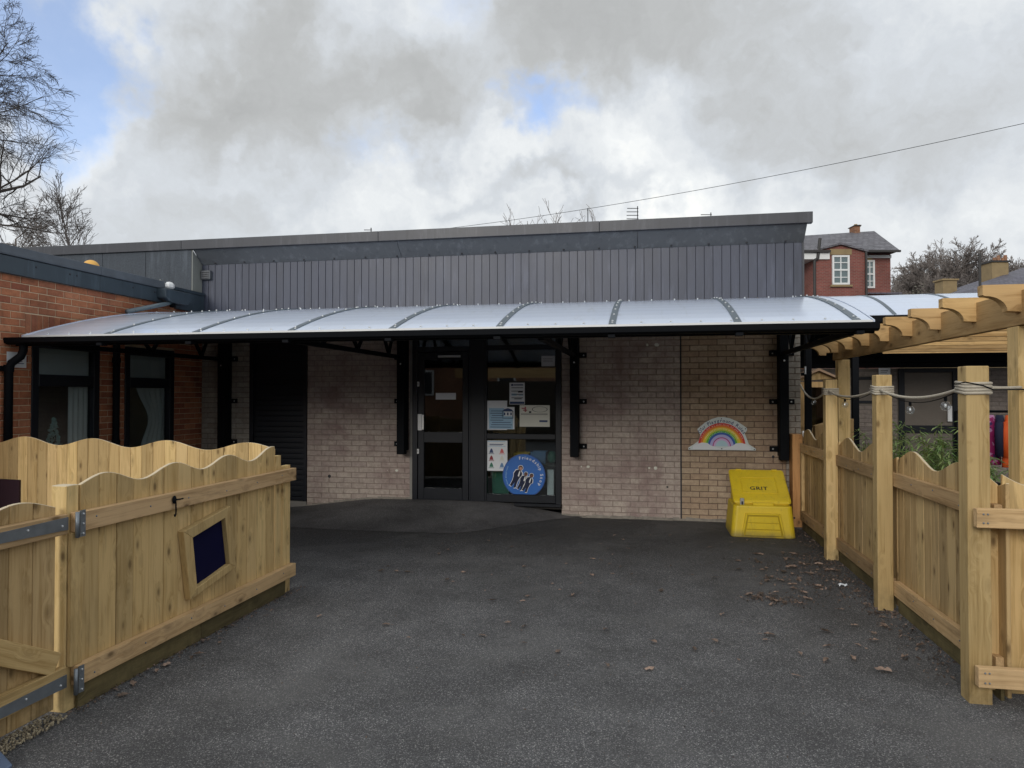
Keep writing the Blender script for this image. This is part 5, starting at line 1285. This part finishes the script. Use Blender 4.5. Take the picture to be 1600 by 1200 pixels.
part(MB().tube(Vector((X_(1339, 3.9), 3.9, Z_(351, 3.6))), Vector((X_(1339, 3.9), 3.9, Z_(347.5, 3.6))), .12, .09, 8).tube(Vector((X_(1344, 3.9), 3.9, Z_(351, 3.6))), Vector((X_(1344, 3.9), 3.9, Z_(348.5, 3.6))), .12, .09, 8), 'chimney_pot', M['stone'], ci)
def sash(px0, px1, py0, py1, y, cols):
    x0, x1, z0, z1 = X_(px0, y), X_(px1, y), Z_(py0, y), Z_(py1, y)
    f = MB(); t_ = .09
    f.box(x0, x0 + t_, y - .08, y, z0, z1).box(x1 - t_, x1, y - .08, y, z0, z1).box(x0, x1, y - .07, y - .001, z0, z0 + t_).box(x0, x1, y - .07, y - .001, z1 - t_, z1).box(x0, x1, y - .075, y - .001, (z0 + z1) / 2 - .04, (z0 + z1) / 2 + .04)
    for k in range(1, cols): xx = x0 + (x1 - x0) * k / cols; f.box(xx - .022, xx + .022, y - .065, y - .002, z0 + .05, z1 - .05)
    for q in (.25, .75): zz = z0 + (z1 - z0) * q; f.box(x0 + .05, x1 - .05, y - .06, y - .003, zz - .02, zz + .02)
    wi = part(f, 'window', M['white_gloss'], hs); part(MB().box(x0 + .03, x1 - .03, y - .03, y - .02, z0 + .03, z1 - .03), 'pane', M['glass'], wi)
    part(MB().box(x0 + .03, x1 - .03, y - .012, y - .004, z0 + .03, z1 - .03), 'net_curtain', plain('net_grey', (.22, .25, .25), .9), wi)
sash(1301, 1328, 444.5, 398.5, -1.2, 2); sash(1352, 1367.5, 450, 406, .6, 2); sash(1240, 1262, 444, 411, .2, 2)
part(MB().box(X_(1298, q_), X_(1332, q_), -1.24, -1.19, Z_(397.5, q_), Z_(388.5, q_)), 'lintel', M['stone'], hs); part(MB().box(X_(1298, q_), X_(1332, q_), -1.32, -1.19, Z_(448, q_), Z_(445, q_)), 'sill', M['stone'], hs)
part(MB().box(X_(1354), X_(1373), .55, .61, Z_(405), Z_(397.5)), 'lintel', M['stone'], hs)
part(MB().tube(Vector((X_(1274, -1.3), -1.3, 0)), Vector((X_(1274, -1.3), -1.3, Z_(414))), .07, n=8).tube(Vector((X_(1274, -1.3), -1.3, Z_(414))), Vector((X_(1279, -1.3), -1.3, Z_(411))), .07, n=8).tube(Vector((X_(1279, -1.3), -1.3, Z_(411))), Vector((X_(1283, -1.3), -1.3, Z_(380.5))), .08, n=8), 'soil_pipe', M['darkpipe'], hs)
part(MB().tube(Vector((X_(1355, -1.3), -1.3, 0)), Vector((X_(1355, -1.3), -1.3, Z_(392, -1.3))), .06, n=8), 'downpipe', M['darkpipe'], hs)
part(MB().prism([(X_(1356), 0), (X_(1356), Z_(459)), (X_(1408), Z_(459)), (X_(1408), 0)], 'y', .1, .58), 'porch_wall', M['farbrick'], hs)
part(MB().box(X_(1352), X_(1409), -.1, .59, Z_(459) + .002, Z_(457)), 'porch_roof', M['slate2'], hs)
# slate roofs at the far right
def far_roof(pxl, t, verts, label, name='slate_roofed_house'):
    global Mh
    Mh = frame_at(pxl, t); return thing(name, tuple(at(pxl, t)), label, 'house', rz=YAW)
h2 = far_roof(1520, 44, None, 'long low slate roofed house at the far right with yellow stone chimneys'); s2 = 44 / FOC
def q(px, py, y=0): return Vector((((px - 800) * (44 + y) - 720 * 44) / FOC, y, (618 - py) * s2 * (1 + y / 44) + 1.6))
b = MB(); b.v = [q(1452, 464), q(1640, 464), q(1720, 420, 5), q(1620, 422, 6), q(1600, 419, 6), q(1545, 435, 5), q(1452, 464, 9), q(1720, 464, 12)]
b.v = [q(1478, 463), q(1700, 463), q(1700, 401, 7), q(1600, 418, 7), q(1478, 463) + Vector((2, 12, 0)), q(1700, 463) + Vector((0, 14, 0))]
for f_ in ((0, 1, 2, 3), (0, 3, 4), (3, 2, 5, 4)): b._f(f_)
part(b, 'roof', M['slate2'], h2)
part(MB().box((1480 - 1520) * s2, (1700 - 1520) * s2, .4, 10, 0, q(0, 464).z), 'wall', M['stone'], h2)
c_ = part(MB().box(q(1552, 0, 5).x, q(1578, 0, 5).x, 5.0, 6.2, 6, q(0, 409, 5).z), 'chimney', M['stone'], h2)
part(MB().box(q(1550, 0, 5).x, q(1580, 0, 5).x, 4.9, 6.3, q(0, 409, 5).z, q(0, 406.5, 5).z), 'chimney_cap', M['darkpipe'], c_)
for k, px in enumerate((1556, 1562, 1569, 1573)): part(MB().tube(Vector((q(px, 0, 5.5).x, 5.5, q(0, 407, 5).z)), Vector((q(px, 0, 5.5).x, 5.5, q(0, 400 - k % 2 * 4, 5).z)), .13, .11, 8), 'chimney_pot', M['farbrick2'], c_)
h3 = far_roof(1500, 50, None, 'smaller slate roofed house beyond, with a square yellow chimney'); s3 = 50 / FOC
def q(px, py, y=0): return Vector((((px - 800) * (50 + y) - 700 * 50) / FOC, y, (618 - py) * s3 * (1 + y / 50) + 1.6))
b = MB(); b.v = [q(1452, 465), q(1640, 465), q(1640, 428, 6), q(1552, 431, 6), q(1452, 465) + Vector((2, 12, 0)), q(1640, 466) + Vector((0, 12, 0))]
for f_ in ((0, 1, 2, 3), (0, 3, 4), (3, 2, 5, 4)): b._f(f_)
part(b, 'roof', M['slate2'], h3); part(MB().box((1450 - 1500) * s3, (1640 - 1500) * s3, .4, 10, 0, q(0, 467).z), 'wall', M['stone'], h3)
c_ = part(MB().box(q(1475, 0, 1).x, q(1497, 0, 1).x, 1.0, 2.0, 5, q(0, 434).z), 'chimney', M['stone'], h3); part(MB().box(q(1473, 0, 1).x, q(1499, 0, 1).x, .9, 2.1, q(0, 434).z, q(0, 431.5).z), 'chimney_cap', M['stone'], c_)
po = at(1533, 30); tag(MB().tube((po.x, po.y, 0), (po.x, po.y, 1.6 + (618 - 396) * 30 / FOC), .055, n=8).build('flue_pole', M['darkpipe']), 'dark upright flue pole in front of the far slate roofs', 'pole')

# ------------------------------------------------------------------ trees
def grow(b, rnd, p, d, L, r, lev, spec, tw):
    "bare winter tree limb; spec[lev] = (children, length ratio, spread)"
    nseg = 5 if lev < 3 else 3; pts = [p.copy()]; rs = [r]; q = p.copy(); dd = d.copy()
    for k in range(nseg):
        j = .16 if lev else .06
        dd = (dd + Vector((rnd.gauss(0, j), rnd.gauss(0, j), rnd.gauss(0, j) + tw[lev]))).normalized()
        q = q + dd * L / nseg; pts.append(q.copy()); rs.append(max(r * (1 - .72 * (k + 1) / nseg), tw[-1]))
    b.path(pts, rs, 7 if lev == 0 else 5 if lev < 3 else 3, caps=False)
    if lev + 1 >= len(spec) + 1 or lev >= len(spec): return
    n, lr, sp = spec[lev]
    for k in range(n):
        f_ = (.25 if lev else .35) + (.75 if lev else .65) * (k + rnd.random()) / n; i = min(nseg - 1, int(f_ * nseg)); pp_ = pts[i].lerp(pts[i + 1], f_ * nseg - i)
        ax = (pts[i + 1] - pts[i]).normalized(); o = ax.orthogonal().normalized(); o.rotate(Matrix.Rotation(rnd.uniform(0, 6.28) if lev else k * 2.4 + rnd.uniform(-.5, .5), 3, ax))
        ang_ = R(sp) * rnd.uniform(.7, 1.2); nd = (ax * math.cos(ang_) + o * math.sin(ang_)).normalized()
        grow(b, rnd, pp_, nd, L * lr * rnd.uniform(.75, 1.15) * (1.15 - .45 * f_), rs[i] * .52, lev + 1, spec, tw)
def tree(name, pos, H, seed, spec, tw, label, cat='tree', group=None, r=.28, trunk_f=.34, m=None):
    rnd = random.Random(seed); t = thing(name, tuple(pos), label, cat, group); b = MB(); tr = MB()
    base = Vector(pos); th = H * trunk_f
    tr.path([base, base + Vector((.05, 0, th * .5)), base + Vector((0, .08, th))], [r * 1.25, r, r * .85], 9)
    grow(b, rnd, base + Vector((0, .08, th * .96)), Vector((0, 0, 1)), H * .46, r * .8, 0, spec, tw)
    tr.build('trunk', m or M['bark'], t, smooth=True); b.build('crown', m or M['bark'], t); return t
tree('bare_tree', at(-140, 26), 20.5, 11, [(18, .74, 62), (11, .52, 48), (10, .5, 42), (9, .5, 38)], [0, .05, .0, -.05, -.08, .0065], 'tall bare winter tree rising at the top left edge', m=M['bark'], r=.34, trunk_f=.20)
tree('small_bare_tree', at(122, 34), 11.4, 5, [(16, .36, 38), (8, .5, 28), (6, .5, 26)], [0, .10, .08, .05, .05, .008], 'small upright bare tree just above the wing roof', m=M['bark2'], r=.10, trunk_f=.52)
tree('bare_tree', at(20, 40), 14.0, 14, [(14, .62, 60), (10, .55, 48), (9, .5, 42), (5, .5, 36)], [0, .05, .0, -.02, -.08, .009], 'low bushy bare tree behind the wing roof under the tall tree', m=M['bark2'], r=.2, trunk_f=.3)
# line of trees beyond the houses on the right
spec = [(18, .72, 54), (11, .55, 42), (8, .52, 36), (8, .5, 34)]
protos = []
lab_t = ['leftmost bare tree of the row beside the red brick house', 'bare tree second from the red brick house in the row', 'widest and tallest bare tree of the row behind the small chimney', 'bare tree behind the flue pole in the row', 'bare tree behind the large yellow chimney', 'rightmost bare tree of the row at the picture edge', 'low bare tree filling the gap beside the red brick house', 'low bare tree filling the gap under the tallest one', 'bare tree above the far slate roof at the right edge']
rowt = [(1432, 62, 13.6, 0), (1468, 66, 15.4, 120), (1502, 62, 16.0, 40), (1540, 68, 15.6, 200), (1578, 64, 14.2, 300), (1618, 66, 15.4, 80), (1412, 60, 12.0, 250), (1484, 64, 12.4, 160), (1598, 72, 16.4, 20)]
p0 = tree('row_tree', at(rowt[0][0], rowt[0][1]), 13.6, 21, spec, [0, .05, .03, .02, .0, .015], lab_t[0], group='bare trees in a row behind the houses', m=M['bark2'], r=.25, trunk_f=.26)
p1_ = tree('row_tree', at(rowt[1][0], rowt[1][1]), 15.4, 33, spec, [0, .05, .03, .02, .0, .015], lab_t[1], group='bare trees in a row behind the houses', m=M['bark2'], r=.25, trunk_f=.26)
for k, (px, tt, H, rot) in enumerate(rowt):
    src = (p0, p1_)[k % 2]; spos = at(rowt[k % 2][0], rowt[k % 2][1]); s_ = H / (13.6, 15.4)[k % 2]
    if k < 2: continue
    D_ = Matrix.Translation(at(px, tt)) @ Matrix.Rotation(R(rot), 4, 'Z') @ Matrix.Scale(s_, 4) @ Matrix.Translation(-spos)
    c = copy_tree(src, D_); c['label'] = lab_t[k]
# dark ivy and undergrowth mass below the row
rnd = random.Random(8); b = MB()
for i in range(12000):
    px = rnd.uniform(1405, 1640); tt = rnd.uniform(58, 66); hmax = 11.0 - max(0, (px - 1440)) * .02 + 1.8 * mnoise.noise(Vector((px * .03, 0, 0))) - 1.2 * rnd.random(); z = 6.5 + (hmax - 6.5) * rnd.random()
    c = at(px, tt); c.z = z; s = rnd.uniform(.04, .10); qm = Euler((rnd.uniform(0, 3), rnd.uniform(0, 3), rnd.uniform(0, 3))).to_matrix(); b0 = len(b.v)
    b.v += [c + qm @ Vector(p) * s for p in ((-1, -.7, 0), (1, -.7, 0), (.8, .9, .3), (-.8, .7, -.2))]; b._f((b0, b0 + 1, b0 + 2, b0 + 3))
tag(b.build('undergrowth', M['ivy']), 'dark ivy undergrowth below the row of bare trees', 'undergrowth', kind='stuff')
lab_c = ['wiry bare treetop above the grey roof, left of the wide one', 'wide bare treetop showing above the middle of the grey roof', 'thin bare treetop right of the wide one above the roof']
for k, (px, H) in enumerate(((812, 12.6), (868, 12.5), (900, 12.5))):
    tree('treetop', at(px, 46), H, 40 + k, [(9, .8, 36), (6, .55, 32), (4, .5, 30)], [0, .08, .06, .04, .05, .012], lab_c[k], group='treetops above the grey roof', m=M['bark2'], r=.14, trunk_f=.35)

# ------------------------------------------------------------------ wire and aerials
a = at(1780, 20) + Vector((0, 0, 1.6 + (618 - 150) * 20 / FOC)); c = at(540, 36) + Vector((0, 0, 1.6 + (618 - 372) * 36 / FOC))
tag(MB().path([a.lerp(c, k / 24) - Vector((0, 0, .55 * 4 * (k / 24) * (1 - k / 24))) for k in range(25)], .010, 5).build('overhead_wire', M['ink']), 'thin overhead wire slanting across the sky above the grey roof', 'wire')
def pole_end(v, label): tag(MB().tube((v.x, v.y, 0), (v.x, v.y, v.z + .3), .12, .09, 8).build('wire_pole', M['bark2']), label, 'pole')
pole_end(a, 'timber pole carrying the overhead wire beyond the right edge')
def aerial(px, py_top, tt, n, ln, label, left=True):
    base = at(px, tt); zt = 1.6 + (618 - py_top) * tt / FOC; t = thing('tv_aerial', tuple(base), label, 'aerial')
    MB().tube((base.x, base.y, 0), (base.x, base.y, zt), .03, n=6).build('mast', M['ink'], t)
    rt = Vector((math.cos(YAW), math.sin(YAW), 0)); 
    for k in range(n):
        z = zt - .12 - k * ln * .32; e = base + Vector((0, 0, z)); MB().tube(e + rt * .05, e - rt * ln * (1 if k else .95), .022, n=5).build('rod', M['ink'], t)
aerial(997, 321, 40, 4, .62, 'television aerial with four rods left of the roof middle', True)
aerial(579, 355, 40, 1, .42, 'small one armed television aerial at the left above the grey roof'); aerial(1112, 331, 40, 1, .6, 'low aerial tip just above the roof near its right end')
aerial(919, 324, 44, 1, .05, 'bare aerial mast among the treetops above the roof')

# ------------------------------------------------------------------ behind the camera (mirrored in the glass, added to darken its reflections)
bs = thing('timber_shelter', (-1, -3, 0), 'timber shelter across the yard behind the viewer, added to darken reflections', 'shelter')
bx('beam', -6, 6, -3.05, -3.0, 2.15, 2.45, M['pergola'], bs, 'x')
for x in (-5.5, -2.6, .3, 3.2, 5.8): bx('post', x, x + .14, -3.2, -3.06, 0, 2.2, M['post'], bs, 'z')
MB().box(-6, 6, -5.4, -5.3, 0, 2.1).build('back_wall', plain('dark_fence', (.05, .04, .03), .9), bs)  # dark backing added to keep the pane reflections dark
fb = thing('reflection_house', (2, -20, 0), 'long brick house behind the viewer, added to darken the glass reflections', 'house')
MB().box(-19, 26, -24, -19, 0, 3.6).build('wall', M['farbrick2'], fb); MB().prism([(-24.4, 3.6), (-18.6, 3.6), (-21.5, 4.6)], 'x', -19.3, 26.3).build('roof', M['slate'], fb)  # stretched sideways so the far door mirrors brick instead of bright sky
for x in (-16, -12.6, -8, -4, 0, 5, 10, 14, 19): MB().box(x, x + 1, -18.99, -18.9, 1.6, 3.0).build('window', M['white_gloss'], fb); MB().box(x + .1, x + .9, -18.89, -18.88, 1.7, 2.9).build('pane', M['ink'], fb)

# ------------------------------------------------------------------ fallen leaves, litter, gravel
def leaf_mesh(seed, lob):
    rnd = random.Random(seed); n_ = 13; b = MB(); pts = [Vector((0, 0, .10))]
    for k in range(n_):
        a_ = 2 * math.pi * k / n_; rr = (.5 + .5 * abs(math.cos(a_ * lob / 2))) * rnd.uniform(.75, 1.1) * (1.25 if abs(math.cos(a_)) > .8 else .8)
        pts.append(Vector((rr * math.cos(a_), rr * math.sin(a_) * .75, .28 * rnd.random() + .30 * abs(math.sin(a_)) * (seed % 3) / 2)))
    b.v = pts
    for k in range(n_): b._f((0, 1 + k, 1 + (k + 1) % n_))
    b.path([(-1, 0, .06), (-1.6, .15, .1)], [.03, .02], 4)
    return b.mesh('fallen_leaf', M['leaf'])
LM = [leaf_mesh(s, l) for s, l in ((1, 5), (2, 5), (3, 7), (4, 3), (5, 5), (6, 3))]
rnd = random.Random(12)
def leaf(x, y, s, label, grp, k=None):
    z = max(0, ramp_h(x, y)) + .010 + (mnoise.noise(Vector((x * .5, y * .5, 0))) * .012 if y < 8 else 0)
    o = place('fallen_leaf', LM[rnd.randrange(6) if k is None else k], Matrix.Translation((x, y, z)) @ Matrix.Rotation(rnd.uniform(0, 6.28), 4, 'Z') @ Matrix.Rotation(rnd.gauss(0, .18), 4, 'X') @ Matrix.Scale(s, 4))
    return tag(o, label, 'leaf', grp)
leaf(1.335, 4.46, .047, 'reddish brown curled leaf lying alone in front of the nearest post', None, 0)
leaf(1.53, 4.70, .040, 'pale withered leaf near the foot of the fence, right of the reddish one', None, 1)
leaf(.785, 4.98, .042, 'pale twisted leaf on bare asphalt at the right middle of the yard', None, 3)
for i in range(34): leaf(rnd.uniform(1.0, 1.7), rnd.uniform(6.0, 7.6), rnd.uniform(.024, .052), 'small brown dead leaf in the litter by the middle of the right fence', 'leaves heaped by the right fence')
for i in range(14): leaf(1.0 + rnd.gauss(0, .13), 5.85 + rnd.gauss(0, .09), rnd.uniform(.022, .046), 'brown leaf in the small cluster right of the yard centre', 'leaves in the small cluster on the asphalt')
for i in range(9): leaf(rnd.uniform(1.35, 1.72), rnd.uniform(4.9, 5.9), rnd.uniform(.020, .042), 'small dead leaf along the nearest right fence panel', 'leaves along the nearest right fence panel')
for i in range(14): yv = rnd.uniform(3.2, 5.2); leaf(-2.84 + rnd.uniform(.0, .14), yv, rnd.uniform(.014, .032), 'dead leaf against the foot of the left fence', 'leaves at the foot of the left fence')
for i in range(95): leaf(rnd.uniform(-2.4, 1.5), rnd.uniform(4.2, 8.3), rnd.uniform(.014, .036), 'tiny dead leaf scattered on the open asphalt', 'leaves scattered over the yard')
def litter(name, n, fx, m, smin, smax, label, cat):
    b = MB()
    for i in range(n):
        x, y = fx(); s = rnd.uniform(smin, smax); z = max(0, ramp_h(x, y)) + .006 + (mnoise.noise(Vector((x * .5, y * .5, 0))) * .012 if y < 8 else 0)
        qm = Euler((rnd.gauss(0, .5), rnd.gauss(0, .5), rnd.uniform(0, 6.28))).to_matrix(); b0 = len(b.v)
        b.v += [Vector((x, y, z + s * .3)) + qm @ Vector(p) * s for p in ((-1, -.5, 0), (.9, -.4, .2), (1.1, .5, 0), (-.3, .8, .3))]; b._f((b0, b0 + 1, b0 + 2, b0 + 3))
    return tag(b.build(name, m), label, cat, kind='stuff')
def g_right():
    y = rnd.choice([rnd.uniform(4.3, 8.9), rnd.uniform(5.6, 7.6)]); return (1.80 - abs(rnd.gauss(0, .10 + (.22 if 5.9 < y < 7.6 else .02))), y)
litter('leaf_litter', 1500, g_right, M['litter'], .003, .013, 'crumbled leaf litter along the right fence', 'litter')
def g_left(): y = rnd.uniform(3.1, 5.5); return (-2.875 + abs(rnd.gauss(0, .04)), y)
litter('leaf_litter', 420, g_left, M['litter'], .003, .010, 'crumbled leaf litter along the left fence foot', 'litter')
litter('yard_debris', 900, lambda: (rnd.uniform(-2.7, 1.7), rnd.uniform(2.2, 8.6)), M['litter'], .0016, .006, 'tiny twigs and crumbs scattered over the asphalt', 'debris')
def g_cl(): return (1.02 + rnd.gauss(0, .16), 5.85 + rnd.gauss(0, .08))
litter('leaf_crumbs', 260, g_cl, M['litter'], .003, .012, 'crumbled leaves round the small cluster on the asphalt', 'litter')
b = MB()
for i in range(1500):
    y = rnd.uniform(1.9, 3.05); x = -2.93 + .05 + rnd.uniform(-.05, .07) + .03 * (3.05 - y); s = rnd.uniform(.003, .007)
    b.ball((x, y, .012 + rnd.uniform(0, .012)), s, 5, 3)
tag(b.build('gravel', M['gravel']), 'pale gravel strip under the left gate', 'gravel', kind='stuff')
# white scrap of paper by the fence
t = thing('paper_scrap', (1.58, 6.30, 0), 'crumpled white and blue scrap among leaves by the right fence', 'litter')
b = MB(); b.grid(lambda u, v: (1.56 + .07 * u, 6.32 + .05 * v, .015 + .022 * abs(math.sin(u * 5 + v * 3)) * (1 - u * .3)), 5, 4); b.build('scrap', M['paper'], t)
